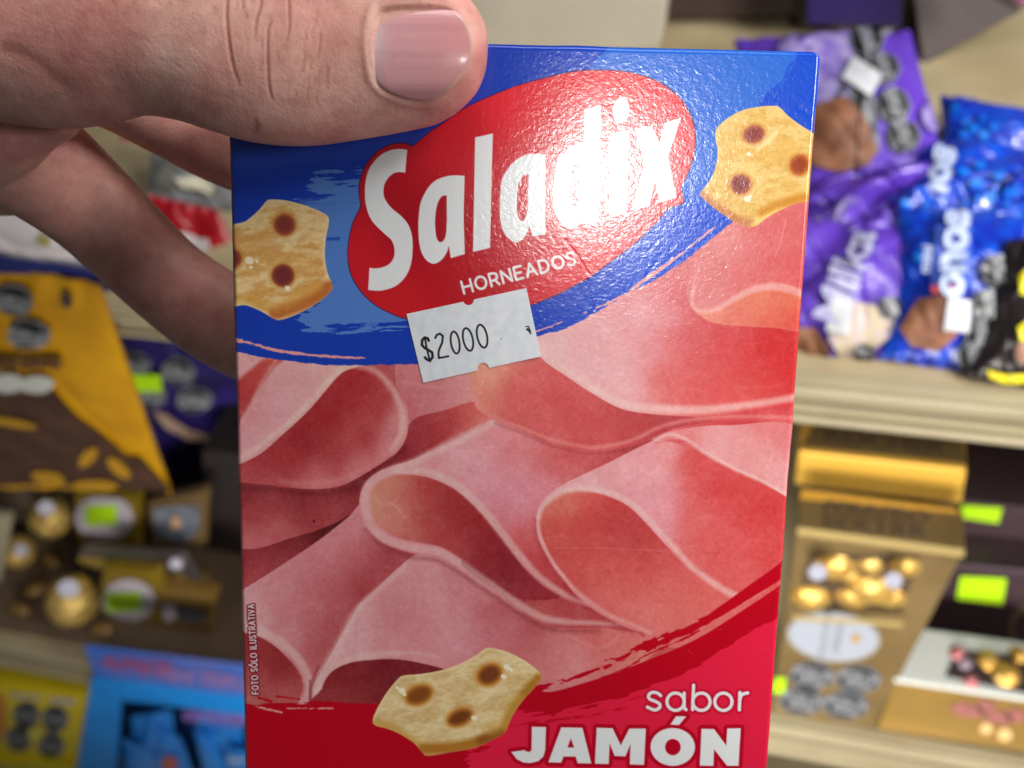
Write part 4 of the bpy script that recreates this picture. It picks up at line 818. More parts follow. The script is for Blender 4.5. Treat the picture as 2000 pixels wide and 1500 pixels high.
    o = bpy.data.objects.new('hand', m2); COL.objects.link(o); o.location = Vector(org)
    return tag(o, 'bare left hand gripping the carton, thumb lying across its top corner', 'hand'), org
def skin_mat():
    m = bpy.data.materials.new('skin'); m.use_nodes = True; nt = m.node_tree; b = nt.nodes['Principled BSDF']; L = nt.links.new
    a = nt.nodes.new('ShaderNodeAttribute'); a.attribute_name = 'Col'
    tc = nt.nodes.new('ShaderNodeTexCoord'); n = nt.nodes.new('ShaderNodeTexNoise'); n.inputs['Scale'].default_value = 170; n.inputs['Detail'].default_value = 6; n.inputs['Roughness'].default_value = .65
    L(tc.outputs['Object'], n.inputs['Vector'])
    r = nt.nodes.new('ShaderNodeValToRGB'); r.color_ramp.elements[0].position = .36; r.color_ramp.elements[1].position = .66; r.color_ramp.elements[0].color = (.86, .78, .76, 1); r.color_ramp.elements[1].color = (1.1, 1.1, 1.1, 1)
    L(n.outputs['Fac'], r.inputs['Fac'])
    mx = nt.nodes.new('ShaderNodeMix'); mx.data_type = 'RGBA'; mx.blend_type = 'MULTIPLY'; mx.inputs[0].default_value = 1; L(a.outputs['Color'], mx.inputs[6]); L(r.outputs['Color'], mx.inputs[7]); L(mx.outputs[2], b.inputs['Base Color'])
    v = nt.nodes.new('ShaderNodeTexVoronoi'); v.inputs['Scale'].default_value = 2100; L(tc.outputs['Object'], v.inputs['Vector'])
    n2 = nt.nodes.new('ShaderNodeTexNoise'); n2.inputs['Scale'].default_value = 900; n2.inputs['Detail'].default_value = 4; L(tc.outputs['Object'], n2.inputs['Vector'])
    ad = nt.nodes.new('ShaderNodeMath'); ad.operation = 'MULTIPLY_ADD'; ad.inputs[1].default_value = .45; L(v.outputs['Distance'], ad.inputs[0]); L(n2.outputs['Fac'], ad.inputs[2])
    u = nt.nodes.new('ShaderNodeBump'); u.inputs['Strength'].default_value = 1; u.inputs['Distance'].default_value = .00009; L(ad.outputs[0], u.inputs['Height']); L(u.outputs['Normal'], b.inputs['Normal'])
    n3 = nt.nodes.new('ShaderNodeTexNoise'); n3.inputs['Scale'].default_value = 55; n3.inputs['Detail'].default_value = 5; n3.inputs['Roughness'].default_value = .6; L(tc.outputs['Object'], n3.inputs['Vector'])
    r3 = nt.nodes.new('ShaderNodeValToRGB'); r3.color_ramp.elements[0].position = .40; r3.color_ramp.elements[1].position = .62; r3.color_ramp.elements[0].color = (1.04, 1.03, 1.0, 1); r3.color_ramp.elements[1].color = (.98, .80, .80, 1); L(n3.outputs['Fac'], r3.inputs['Fac'])
    m3 = nt.nodes.new('ShaderNodeMix'); m3.data_type = 'RGBA'; m3.blend_type = 'MULTIPLY'; m3.inputs[0].default_value = 1; L(mx.outputs[2], m3.inputs[6]); L(r3.outputs['Color'], m3.inputs[7]); L(m3.outputs[2], b.inputs['Base Color'])
    b.inputs['Roughness'].default_value = .50; b.inputs['Specular IOR Level'].default_value = .42
    b.inputs['Subsurface Weight'].default_value = .35; b.inputs['Subsurface Radius'].default_value = (1, .35, .2); b.inputs['Subsurface Scale'].default_value = .0022
    return m
def nail_outline(n=44):
    P = [(722, 88), (724, 55), (732, 22), (748, 9), (790, 5), (835, 4), (868, 8), (893, 22), (912, 48), (922, 78), (922, 108), (912, 134), (893, 160), (868, 182), (840, 196), (808, 195), (775, 186), (748, 172), (732, 152), (726, 120)]
    P = np.array(P, float); q = []; m = len(P)
    for k in range(m):
        a, b, c, d = P[(k - 1) % m], P[k], P[(k + 1) % m], P[(k + 2) % m]
        for s in (0, .5): q.append(.5 * ((2 * b) + (-a + c) * s + (2 * a - 5 * b + 4 * c - d) * s * s + (-a + 3 * b - 3 * c + d) * s ** 3))
    return np.array(q)
def build_nail(hand):
    q = nail_outline(); c = np.array((822, 100.0)); nr = 30; V = []; col = []
    rs = np.random.RandomState(5); ridge = {k: rs.uniform(-1, 1) for k in range(-40, 60)}
    def surf(x, y):
        e = np.clip(np.abs(y - 102) / 152, 0, .999)
        hh = .0088 + .0090 * np.sqrt(1 - e ** 2.1)             # follows the finger's round
        hh = hh + .00005 - .0003 * np.clip((x - 850) / 70, 0, 1) ** 2 - .0005 * np.clip((760 - x) / 40, 0, 1) ** 2 - .0008 * np.clip((np.abs(y - 100) - 60) / 40, 0, 1) ** 2
        t = y / 4.5; k = math.floor(t); f = t - k; rg = ridge.get(k, 0) * (1 - f) + ridge.get(k + 1, 0) * f
        return hh + rg * .000022
    pink = np.array(lin((222, 162, 166))[:3]); luna = np.array(lin((232, 212, 216))[:3]); free = np.array(lin((214, 176, 158))[:3]); rosy = np.array(lin((216, 140, 140))[:3])
    for r in range(nr + 1):
        for p in q:
            x, y = c + (p - c) * (r / nr)
            V.append(panel_pt(x, y, surf(x, y) - (.0001 if r == nr else 0)))
            k = pink * 1.0
            g = np.clip((x - 790) / 110, 0, 1); k = k * (1 - g * .6) + rosy * g * .6
            lm = math.exp(-(((x - 724) / 24) ** 2 + ((y - 84) / 66) ** 2)); k = k * (1 - lm) + luna * lm
            fe = np.clip((r / nr - .945) / .03, 0, 1) * np.clip((x - 838) / 30, 0, 1); k = k * (1 - fe) + free * fe
            st = .5 + .5 * ridge.get(int(y // 4), 0); k = k * (.94 + .10 * st); col.append(k)
    n = len(q); F = []
    for r in range(nr):
        for k in range(n):
            a = r * n + k; b = r * n + (k + 1) % n; F.append((a, a + n, b + n, b) if r else (a, a + n, b + n))
    # first ring is a single point repeated: fine triangles
    m = mat('fingernail', (214, 160, 165), .26, attr='Col', bump=.00001, bscale=1400, coat=.25)
    o = mesh('thumb_nail', V, F, m, hand, smooth=True, colors=np.array(col))
    return o
HAND, HORG = build_hand()
build_nail(HAND)
def build_hairs(hand):                        # the few short hairs on the back of the thumb
    rs = np.random.RandomState(11); V = []; F = []
    st = [((330, 4), (338, 9), (350, 12)), ((375, 22), (392, 34), (401, 52)), ((401, 52), (403, 62), (399, 70)), ((352, -4), (362, 3), (372, 2)), ((300, 14), (308, 22), (314, 20)), ((418, 12), (425, 22), (427, 34)), ((260, 4), (270, 10), (280, 9)), ((340, 34), (350, 44), (352, 52)), ((478, 22), (484, 30), (483, 38))]
    for q in st:
        c = cr([(a, b, 0) for a, b in q], 5)[:, :2]; base = len(V); m = len(c)
        for i, (x, y) in enumerate(c):
            r = .000045 * (1 - .7 * i / m)
            hh = hair_h(x, y) + .0001 + .0005 * math.sin(math.pi * i / (m - 1))
            p = panel_pt(x, y, hh)
            for k in range(4):
                f = k * math.pi / 2; V.append(p + U_w * r * math.cos(f) + W_w * r * math.sin(f) * 1.0 + N_w * r * math.sin(f) * .5)
        for i in range(m - 1):
            for k in range(4): F.append((base + i * 4 + k, base + i * 4 + (k + 1) % 4, base + i * 4 + 4 + (k + 1) % 4, base + i * 4 + 4 + k))
    return mesh('hair', V, F, mat('arm_hair', (70, 46, 36), .5), hand)
def hair_h(x, y):
    me = HAND.data; global _hc
    if '_hc' not in globals():
        co = np.empty(len(me.vertices) * 3, np.float32); me.vertices.foreach_get('co', co); co = co.reshape(-1, 3) + HORG
        a, b, d = to_px(co); a = a.ravel(); b = b.ravel(); k = (a > 200) & (a < 520) & (b > -40) & (b < 120); _hc = (a[k], b[k], ((co - O_w) @ N_w)[k])
    a, b, h = _hc; k = ((a - x) ** 2 + (b - y) ** 2) < 16; return h[k].max() if k.any() else .018
build_hairs(HAND)
# ---------------------------------------------------------------- the shop shelf
CREAM = mat('shelf_laminate', (172, 157, 124), .45, rgb2=(158, 142, 110), scale=14)
RAIL = mat('price_rail_plastic', (166, 155, 126), .38, rgb2=(150, 138, 110), scale=9)
RAILD = mat('rail_groove', (120, 108, 84), .6)
BACK = mat('shelf_back', (66, 54, 46), .7, rgb2=(54, 44, 38), scale=8)
def wb(name, x0, x1, y0, y1, z0, z1, m, par, bev=.0015):
    return bevelbox(name, [(x0, y0, z1), (x1, y0, z1), (x1, y0, z0), (x0, y0, z0), (x0, y1, z1), (x1, y1, z1), (x1, y1, z0), (x0, y1, z0)], m, par, bev)
shelf = empty('store_shelf', (0, .7, -.3), 'beige laminate shop shelving with ribbed price rails behind the carton', 'shelf')
z2, z3, z3l = .888, .357, .214
YF = .45
wb('board', -1.6, .9, YF, 1.05, z2 - .02, z2, CREAM, shelf); wb('board', -.32, .9, YF, 1.05, z3 - .02, z3, CREAM, shelf); wb('board', -1.7, -.325, YF - .02, 1.05, z3l - .02, z3l, CREAM, shelf)
wb('board', -1.7, .9, .33, 1.05, -.52, -.50, CREAM, shelf)
wb('back_panel', -1.8, 1.0, 1.06, 1.08, -.6, 1.35, BACK, shelf)
wb('divider', -.345, -.33, YF + .02, 1.05, -.499, z3 - .022, CREAM, shelf)
def rail(x0, x1, y, z, h):
    r = wb('price_rail', x0, x1, y - .012, y - .001, z - h, z + .001, RAIL, shelf, .002)
    wb('groove', x0 + .001, x1 - .001, y - .0135, y - .0115, z - h * .55, z - h * .46, RAILD, r, 0); 
    wb('lip', x0, x1, y - .017, y - .0125, z - h * .18, z + .0005, RAIL, r, .0015); wb('lip', x0, x1, y - .017, y - .0125, z - h, z - h * .82, RAIL, r, .0015)
rail(-1.6, -.30, YF, z2, .018); rail(-.30, .9, YF, z2, .034); rail(-.32, .9, YF, z3, .075); rail(-1.7, -.325, YF - .02, z3l, .078); rail(-1.7, .9, .33, -.50, .06)

def pack(name, label, cat, c4, depth, m, part='body', group=None, bev=.0015):
    base = (c4[2] + c4[3]) / 2 + np.array((0, depth / 2, 0))
    e = empty(name, base, label, cat, group); bevelbox(part, slab(c4, depth), m, e, bev)
    f = Face(c4); b = [x + np.array((0, depth, 0)) for x in c4]
    top = Face([b[0], b[1], c4[1], c4[0]])
    return e, f, top
def bag(name, label, cat, c4, bulge, m, wr=.004, seed=1, group=None, crimp=None):
    c4 = [np.array(c) for c in c4]
    f = Face(c4, bulge, wr, seed); base = (c4[2] + c4[3]) / 2
    e = empty(name, base, label, cat, group); bag_mesh(f, m, e)
    return e, f
OCT = mat('seal_black', (26, 28, 30), .35); OCTR = mat('seal_edge', (112, 114, 120), .4); SEALT = mat('seal_text', (150, 152, 158), .5)
def seal(face, cx, cy, r, ang, par, txt='EXCESO EN\nAZÚCARES', sx=1.0, off=.0008, h=1.0):
    s = decal(face, 'warning_seal', [(cx + (r * math.cos(math.radians(ang + 22.5 + 45 * k)) * sx), cy + r * h * math.sin(math.radians(ang + 22.5 + 45 * k))) for k in range(8)], OCTR, par, off)
    decal(face, 'seal_field', [(cx + (r * .86 * math.cos(math.radians(ang + 22.5 + 45 * k)) * sx), cy + r * .86 * h * math.sin(math.radians(ang + 22.5 + 45 * k))) for k in range(8)], OCT, s, off + .0005)
    text_on(face, txt, cx, cy, r * .40, ang, SEALT, s, off + .0011, sx=.78 * sx, bold=.03, name='seal_lettering')
NEON = mat('neon_label', (168, 216, 8), .5)

# ---- upper shelf, right ----
PUR = mat('purple_foil', (92, 58, 176), .34, rgb2=(82, 48, 164), scale=30, bump=.0012, bscale=60, coat=.3)
PURD = mat('purple_carton', (44, 30, 92), .5)
BRC = mat('chocolate_print', (134, 88, 62), .45, rgb2=(92, 56, 40), scale=55, bump=.0008, bscale=60)
WHT = mat('white_label', (190, 192, 198), .55); LIL = mat('pale_lilac_print', (156, 146, 196), .35, rgb2=(112, 90, 176), scale=90, bump=.0008, bscale=90, coat=.4)
BLU = mat('blue_foil', (12, 40, 168), .30, rgb2=(8, 74, 190), scale=75, bump=.0008, bscale=70, coat=.5)
BLU2 = mat('light_blue_dot', (20, 130, 224), .3, rgb2=(16, 90, 214), scale=120)
SIL = mat('silver_lettering', (190, 204, 236), .35)
tiltq = lambda p, yt, yb: quad_y(p, [yt, yt, yb, yb])
e, f = bag('chocolate_bag', 'large purple foil bag with four black seals in a row, upper right', 'bag', quad_y([(1432, 78), (1778, 60), (1868, 420), (1530, 455)], [.735, .735, .585, .585]), .03, PUR, seed=3)
decal(f, 'pale_window', [(1560, 62), (1660, 66), (1672, 130), (1660, 190), (1600, 215), (1540, 160), (1520, 95)], LIL, e, .0012)
decal(f, 'chocolate_picture', [(1595, 205), (1650, 196), (1688, 230), (1714, 292), (1698, 325), (1640, 340), (1590, 330), (1560, 260)], BRC, e, .0016)
for cx, cy in ((1694, 82), (1726, 140), (1746, 210), (1766, 268)): seal(f, cx, cy, 34, 68, e, off=.0016)
decal(f, 'price_label', [(1668, 115), (1725, 158), (1700, 200), (1645, 160)], WHT, e, .0026)
decal(f, 'round_badge', ellp(1822, 235, 20, 30, -20), LIL, e, .002)
for k, (a, b) in enumerate(((1, 2), (2, 3))): pass
e, f = bag('chocolate_bag', 'purple foil bag with white slanted lettering and a cream picture', 'bag', quad_y([(1500, 425), (1845, 440), (1790, 712), (1500, 712)], [.55, .555, .465, .465]), .026, PUR, wr=.006, seed=9)
text_on(f, 'Milka', 1652, 545, 88, -70, mat('white_ink', (164, 164, 198), .5), e, .002, sx=1.05, bold=.03)
decal(f, 'cream_picture', [(1625, 578), (1672, 590), (1710, 600), (1748, 625), (1742, 655), (1700, 690), (1672, 712), (1640, 700), (1618, 668)], mat('cream_print', (170, 156, 128), .5, rgb2=(170, 154, 160), scale=90), e, .0016)
decal(f, 'price_label', [(1626, 585), (1666, 592), (1658, 660), (1612, 650)], WHT, e, .0026)
decal(f, 'chocolate_picture', [(1545, 640), (1592, 642), (1622, 690), (1610, 712), (1530, 712)], BRC, e, .0016)
seal(f, 1738, 605, 24, 60, e, off=.0022); seal(f, 1688, 694, 22, 20, e, off=.0022)
e, f = bag('chocolate_bag', 'crumpled purple foil bag folded across the pile between the two printed purple bags', 'bag', quad_y([(1560, 345), (1895, 310), (1850, 440), (1550, 470)], [.61, .615, .57, .565]), .018, PUR, wr=.010, seed=41)
e, f = bag('chocolate_bag', 'small crumpled purple bag with pale smudges left of the blue pile', 'bag', quad_y([(1560, 420), (1770, 395), (1800, 500), (1560, 520)], [.575, .585, .53, .52]), .016, PUR, wr=.008, seed=42)
for cx, cy, rx, ry in ((1615, 445, 26, 9), (1660, 455, 16, 8), (1705, 470, 20, 8), (1640, 385, 10, 5)): decal(f, 'pale_smudge', ellp(cx, cy, rx, ry, 12), LIL, e, .0018)
e, f = bag('candy_bag', 'small blue dotted bag tucked behind the big lettered blue bag', 'bag', quad_y([(1880, 370), (2040, 380), (2040, 470), (1870, 455)], [.60, .60, .55, .55]), .016, BLU, wr=.007, seed=43)
for cx, cy in ((1905, 395), (1930, 420), (1965, 405), (1985, 430), (1945, 385)): decal(f, 'dot', ellp(cx, cy, 9, 8), BLU2, e, .0016)
for q, y, lab, dots, sd in (([(1835, 300), (1930, 290), (1945, 350), (1850, 370)], [.63, .63, .60, .60], 'tiny blue dotted bag wedged beside the half hidden silver lettering', [(1880, 320), (1905, 335), (1895, 305)], 51),
                        ([(1935, 330), (2050, 340), (2045, 420), (1930, 400)], [.60, .60, .57, .57], 'blue dotted bag slanting at the right edge of the blue pile', [(1960, 350), (1985, 375), (1965, 385)], 52),
                        ([(1740, 385), (1835, 370), (1850, 440), (1745, 470)], [.585, .585, .55, .55], 'navy blue bag end poking out beside the purple bags', [(1775, 410), (1800, 430), (1810, 400)], 53)):
    e, f = bag('candy_bag', lab, 'bag', quad_y(q, y), .014, BLU, wr=.007, seed=sd)
    for cx, cy in dots: decal(f, 'dot', ellp(cx, cy, 9, 8), BLU2, e, .0016)
e, f = bag('candy_bag', 'blue dotted foil bag lying highest at the right edge, its end beyond the purple bag', 'bag', quad_y([(1835, 188), (2030, 232), (2060, 330), (1850, 300)], [.71, .70, .64, .65]), .018, BLU, seed=5, group=None)
for k, (cx, cy) in enumerate(((1862, 216), (1890, 240), (1918, 234), (1940, 256), (1880, 268), (1920, 272), (1900, 256))): decal(f, 'dot', ellp(cx, cy, 9, 8), BLU2, e, .0014)
e, f = bag('candy_bag', 'blue foil bag with silver lettering half hidden, between two other blue bags', 'bag', quad_y([(1795, 275), (2040, 300), (2050, 470), (1735, 440)], [.64, .63, .56, .565]), .024, BLU, seed=6)
for cx, cy in ((1915, 325), (1905, 365), (1950, 350), (1975, 385), (1960, 412), (1890, 402), (1930, 392), (1770, 408), (1880, 340)): decal(f, 'dot', ellp(cx, cy, 12, 10), BLU2, e, .0014)
text_on(f, 'onos', 1822, 372, 82, -76, SIL, e, .002, bold=.045)
e, f = bag('candy_bag', 'blue foil bag with big silver lettering, red stripe and biscuit picture', 'bag', quad_y([(1752, 400), (2010, 425), (1965, 742), (1722, 700)], [.56, .555, .462, .462]), .028, BLU, wr=.005, seed=8)
decal(f, 'lettering_plate', [(1828, 440), (1898, 444), (1888, 562), (1816, 560)], mat('blue_plate', (70, 100, 200), .3), e, .0014)
text_on(f, 'onos', 1855, 500, 88, -84, SIL, e, .0022, bold=.05)
text_on(f, 'mini', 1806, 510, 30, -84, SIL, e, .0022, bold=.03)
decal(f, 'red_stripe', [(1815, 562), (1876, 566), (1874, 582), (1816, 578)], mat('red_ink', (214, 90, 96), .4), e, .002)
decal(f, 'biscuit_picture', [(1790, 588), (1850, 582), (1872, 610), (1866, 660), (1830, 692), (1780, 680), (1752, 645)], BRC, e, .0018)
decal(f, 'price_label', [(1846, 590), (1892, 594), (1888, 655), (1838, 652)], WHT, e, .0028)
for cx, cy in ((1943, 535), (1925, 602), (1912, 655), (1898, 700)): seal(f, cx, cy, 33, 80, e, off=.002, txt='EXCESO EN\nCALORÍAS')
decal(f, 'dot', ellp(1795, 503, 12, 12), BLU2, e, .0015)
e, f = bag('snack_bag', 'black bag with yellow patches at the right edge beside the big blue bag', 'bag', quad_y([(1965, 470), (2080, 455), (2085, 775), (1888, 738)], [.52, .52, .452, .452]), .02, mat('black_foil', (34, 26, 26), .35, coat=.3), seed=12)
for p in ([(1985, 640), (2010, 620), (2012, 662), (1990, 668)], [(1925, 722), (1960, 732), (2010, 730), (2010, 748), (1960, 750), (1930, 738)], [(1985, 540), (2008, 520), (2008, 580), (1990, 575)]): decal(f, 'yellow_patch', p, mat('yellow_ink', (220, 206, 20), .4), e, .0018)
decal(f, 'flesh_spot', ellp(1995, 690, 14, 22), mat('tan_ink', (150, 110, 92), .5), e, .0018)

BRN = mat('dark_brown_carton', (62, 48, 46), .5, rgb2=(54, 42, 42), scale=20)
pack('carton', 'dark brown carton at the back of the upper shelf, left of the purple bag top', 'carton', quad_y([(1285, -90), (1560, -90), (1560, 30), (1290, 38)], .845), .12, BRN)
pack('carton', 'deep purple carton at the back of the upper shelf above the purple bag', 'carton', quad_y([(1572, -90), (1762, -90), (1760, 52), (1576, 48)], .800), .12, PURD)
pack('carton', 'dark grey brown carton in the top right corner of the view', 'carton', quad_y([(1772, -100), (2060, -100), (1990, 25), (1802, 128)], [.83, .83, .83, .80]), .1, mat('grey_brown_carton', (66, 56, 56), .6))
e, f, t = pack('carton', 'pale grey beige carton on the upper shelf above the carton edge beside the thumb', 'carton', quad_y([(830, -120), (1312, -110), (1286, 100), (820, 95)], .795), .09, mat('pale_carton', (196, 190, 176), .6, rgb2=(188, 182, 166), scale=12))
bag('candy_bag', 'pink foil bag just entering the top right corner', 'bag', quad_y([(1950, -60), (2080, -60), (2080, 20), (1985, 8)], .74), .01, mat('pink_foil', (216, 130, 176), .3, coat=.5, bump=.0006, bscale=90), seed=4)

# ---- lower shelf, right ----
GOLD = mat('gold_carton', (176, 146, 98), .33, metal=.55, rgb2=(168, 138, 90), scale=18); GOLDD = mat('gold_carton_dull', (138, 116, 76), .36, metal=.35, rgb2=(124, 102, 64), scale=16)
GTX = mat('brown_ink', (96, 78, 62), .5); EDGE = mat('bright_gold_edge', (222, 196, 130), .25, metal=.5); YG = mat('yellow_gold_sheen', (238, 186, 78), .3, metal=.25)  # the two brightest golds carry painted sheen and edge highlight
FOIL = mat('gold_foil', (206, 174, 100), .3, metal=.55, rgb2=(214, 164, 70), scale=120, bump=.0012, bscale=240)
WIN = mat('window_recess', (70, 52, 30), .6)
FTX = 'FERRERO\nROCHER'
e, f, t = pack('chocolate_box', 'dull gold chocolate box behind the gold box that has a window', 'box', quad_y([(1560, 882), (1888, 918), (1878, 985), (1552, 946)], .50), .05, YG, bev=.002)  # body coloured yellow for the strong reflection on its front
tf = t
decal(tf, 'lid', [(1566, 874), (1886, 908), (1876, 836), (1612, 796)], GOLDD, e, .0012)
text_on(tf, FTX, 1728, 850, 40, 6, GTX, e, .0022, sx=1.5, bold=.02)
e, f, t = pack('chocolate_box', 'tall gold chocolate box with a window of foil balls, oval label and four black seals', 'box', quad_y([(1556, 1028), (1886, 1073), (1706, 1424), (1505, 1398)], .446), .034, GOLDD, bev=.002)
decal(t, 'sheen_band', [(1566, 952), (1868, 978), (1872, 1004), (1562, 976)], YG, e, .0008)  # reflection on the back of the top, painted as a yellow band
text_on(t, FTX, 1712, 1016, 34, 6, GTX, e, .0014, sx=1.5, bold=.02)
decal(f, 'edge_highlight', [(1558, 1027), (1884, 1071), (1882, 1086), (1558, 1042)], EDGE, e, .0012)  # highlight of the bevel catching light, painted as a paler strip
wp = [(1582, 1078), (1796, 1086), (1762, 1190), (1552, 1180)]
w = decal(f, 'window', wp, WIN, e, .0006)
for k, (cx, cy, r, lb) in enumerate(((1582, 1165, 34, 0), (1630, 1105, 34, 0), (1668, 1165, 30, 0), (1705, 1150, 40, 0), (1738, 1165, 28, 0), (1700, 1104, 22, 0), (1768, 1106, 26, 0), (1660, 1125, 18, 0))):
    p = at_y(cx, cy, .446); _, _, d = to_px(p); rr = 1.22 * r * float(np.ravel(d)[0]) / FPX
    b = ball('chocolate', p + np.array((0, rr * .12, 0)), rr, FOIL, e, seed=k, rough=.10, sq=(1, .6, 1))
for cx, cy in ((1597, 1116), (1745, 1132)): decal(Face(quad_y([(cx - 40, cy - 40), (cx + 40, cy - 40), (cx + 40, cy + 40), (cx - 40, cy + 40)], .446 - .018)), 'paper_badge', ellp(cx, cy, 18, 16), mat('paper_badge', (160, 162, 180), .5), e, .001)
decal(f, 'window_frame', [(1552, 1178), (1762, 1190), (1762, 1198), (1550, 1187)], EDGE, e, .012)
decal(f, 'oval_label', ellp(1628, 1241, 92, 49, 6, 28), mat('pale_ring', (150, 148, 140), .4), e, .0012); decal(f, 'oval_field', ellp(1628, 1240, 86, 45, 6, 28), mat('pale_blue_label', (150, 156, 168), .5), e, .0020)
for k, s in enumerate(('COLLECTION', 'FERRERO')): text_on(f, s, 1612 + k * 26, 1238, 17, -80, mat('grey_ink', (140, 140, 150), .5), e, .0028, bold=.01)
decal(f, 'gold_dot', ellp(1672, 1242, 9, 8), mat('amber_ink', (170, 130, 60), .5), e, .0028)
for cx, cy in ((1586, 1318), (1676, 1325), (1566, 1368), (1652, 1376)): seal(f, cx, cy, 46, 12, e, off=.0012, h=.62, txt='EXCESO EN\nGRASAS')
decal(f, 'price_label', [(1512, 1322), (1534, 1322), (1534, 1352), (1508, 1352)], NEON, e, .0012)
DK = mat('dark_plum_carton', (62, 46, 52), .42, rgb2=(56, 42, 48), scale=10); DK2 = mat('plum_edge', (90, 74, 86), .4)
e, f, t = pack('chocolate_box', 'dark plum box lying under a pale carton, upper of the two dark boxes', 'box', quad_y([(1882, 978), (2140, 1008), (2140, 1105), (1868, 1082)], .575), .07, DK)
decal(f, 'price_label', [(1868, 984), (1958, 990), (1950, 1020), (1866, 1008)], NEON, e, .0012)
e, f, t = pack('chocolate_box', 'dark plum box with a neon price label, lower of the two dark boxes', 'box', quad_y([(1866, 1100), (2140, 1128), (2140, 1330), (1786, 1268)], .542), .05, DK)
decal(f, 'price_label', [(1876, 1124), (1966, 1128), (1958, 1178), (1868, 1168)], NEON, e, .0012)
decal(f, 'upper_edge', [(1868, 1092), (2140, 1118), (2140, 1130), (1866, 1104)], DK2, e, .001)
decal(f, 'ring_emblem', ellp(2006, 1225, 36, 46), mat('bronze_ink', (110, 92, 76), .4), e, .001); decal(f, 'ring_centre', ellp(2006, 1225, 24, 30), DK, e, .0016); decal(f, 'ring_core', ellp(2012, 1224, 14, 18), DK2, e, .0022)
pack('carton', 'pale blue grey carton lying on the dark boxes under the upper rail', 'carton', quad_y([(1888, 838), (2130, 862), (2130, 885), (1890, 866)], .66), .06, mat('pale_grey_carton', (160, 172, 178), .5))
SG = mat('side_gold', (178, 142, 74), .38, metal=.45, rgb2=(168, 134, 70), scale=18)
e, f, t = pack('chocolate_box', 'low gold box with a white lid and window showing foil sweets, front right', 'box', quad_y([(1750, 1330), (2140, 1388), (2140, 1492), (1712, 1424)], .448), .05, SG, bev=.002)
lid = [c + np.array((0, dy, .003)) for c, dy in zip(quad_y([(1750, 1330), (2140, 1388)], .445), (0, 0))]
lc = [lid[0] + np.array((0, .055, 0)), lid[1] + np.array((0, .055, 0)), lid[1], lid[0]]
LIDM = mat('white_lid', (206, 210, 206), .4)
bevelbox('lid', [lc[3] + np.array((-.002, 0, 0)), lc[2], lc[2] - np.array((0, 0, .007)), lc[3] - np.array((.002, 0, .007)), lc[0] + np.array((-.002, 0, 0)), lc[1], lc[1] - np.array((0, 0, .007)), lc[0] - np.array((.002, 0, .007))], LIDM, e, .0015)
lf = Face(lc)
w = decal(lf, 'window', [(1868, 1270), (2010, 1282), (2010, 1356), (1846, 1322)], mat('plum_recess', (56, 40, 44), .5), e, .0012)
def lidball(cx, cy, r, m, seed):
    u, v = lf.uv(cx, cy); p = lf.P(u, v, .0)[0]; _, _, d = to_px(p); rr = r * float(np.ravel(d)[0]) / FPX
    return ball('sweet', p - lf.n * rr * .35, rr, m, e, seed, .1)
PK = mat('rose_foil', (196, 120, 126), .3, metal=.4, bump=.0008, bscale=200)
for a in ((1870, 1262 + 14, 17, PK, 1), (1896, 1330, 16, PK, 2), (1930, 1290, 24, FOIL, 3), (1965, 1318, 30, FOIL, 4), (1990, 1280, 20, FOIL, 5), (1885, 1296, 16, mat('lilac_wrap', (150, 132, 150), .4), 6)): lidball(*a)
for cx, cy, rx, ry in ((1890, 1385, 34, 14), (1925, 1378, 20, 12), (1950, 1400, 28, 14), (1985, 1395, 20, 14)): decal(f, 'flower_print', ellp(cx, cy, rx, ry, 10), mat('maroon_print', (128, 80, 78), .5, rgb2=(170, 110, 100), scale=160), e, .0012)
for cx, cy, r in ((1926, 1420, 12), (1962, 1432, 14)): decal(f, 'nut_print', ellp(cx, cy, r, r * .9), mat('nut_print', (230, 190, 130), .4), e, .0018)

# ---- upper shelf, left, seen round the hand ----
WM = mat('white_wrapper', (206, 198, 200), .45, rgb2=(198, 192, 196), scale=20, bump=.0004, bscale=40)
e, f = bag('snack_pack', 'white pack with a navy band along its foot, hanging over the upper rail at left', 'pack', quad_y([(-220, 300), (235, 392), (225, 566), (-220, 494)], .43), .012, WM, seed=14)
decal(f, 'navy_band', [(-215, 462), (0, 492), (216, 528), (222, 565), (0, 528), (-216, 493)], mat('navy_ink', (26, 34, 96), .4), e, .0014)
decal(f, 'gold_smudge', ellp(92, 462, 14, 9, 20), mat('olive_ink', (140, 128, 60), .5), e, .0016)
RED = mat('red_wrapper', (150, 10, 26), .35, coat=.3)
e, f = bag('snack_pack', 'red pack with a blurred white word, seen between the fingers and the carton', 'pack', quad_y([(255, 372), (425, 410), (520, 600), (300, 590)], [.54, .54, .50, .50]), .01, RED, seed=15)
decal(f, 'white_word', [(345, 452), (362, 452), (385, 464), (412, 466), (416, 482), (396, 490), (370, 480)], WM, e, .0016)
e, f = bag('snack_pack', 'silvery pack with a cream patch above the red pack, in the gap by the carton', 'pack', quad_y([(300, 270), (520, 300), (520, 440), (285, 388)], [.60, .60, .56, .56]), .01, mat('silver_wrapper', (150, 154, 158), .3, metal=.3, rgb2=(120, 120, 116), scale=50), seed=16)
decal(f, 'cream_patch', [(345, 350), (395, 345), (420, 362), (418, 384), (395, 372), (360, 368)], mat('cream_ink', (224, 220, 196), .4), e, .0016)
decal(f, 'dark_panel', [(330, 292), (350, 300), (340, 375), (305, 368), (312, 340)], mat('grey_ink2', (110, 108, 102), .5), e, .0014)
e, f = bag('snack_pack', 'pink and red pack deep in the gap under the thumb', 'pack', quad_y([(235, 235), (318, 262), (300, 372), (240, 345)], [.66, .66, .62, .62]), .008, mat('pink_wrapper', (176, 60, 82), .35, rgb2=(150, 40, 60), scale=50), seed=17)
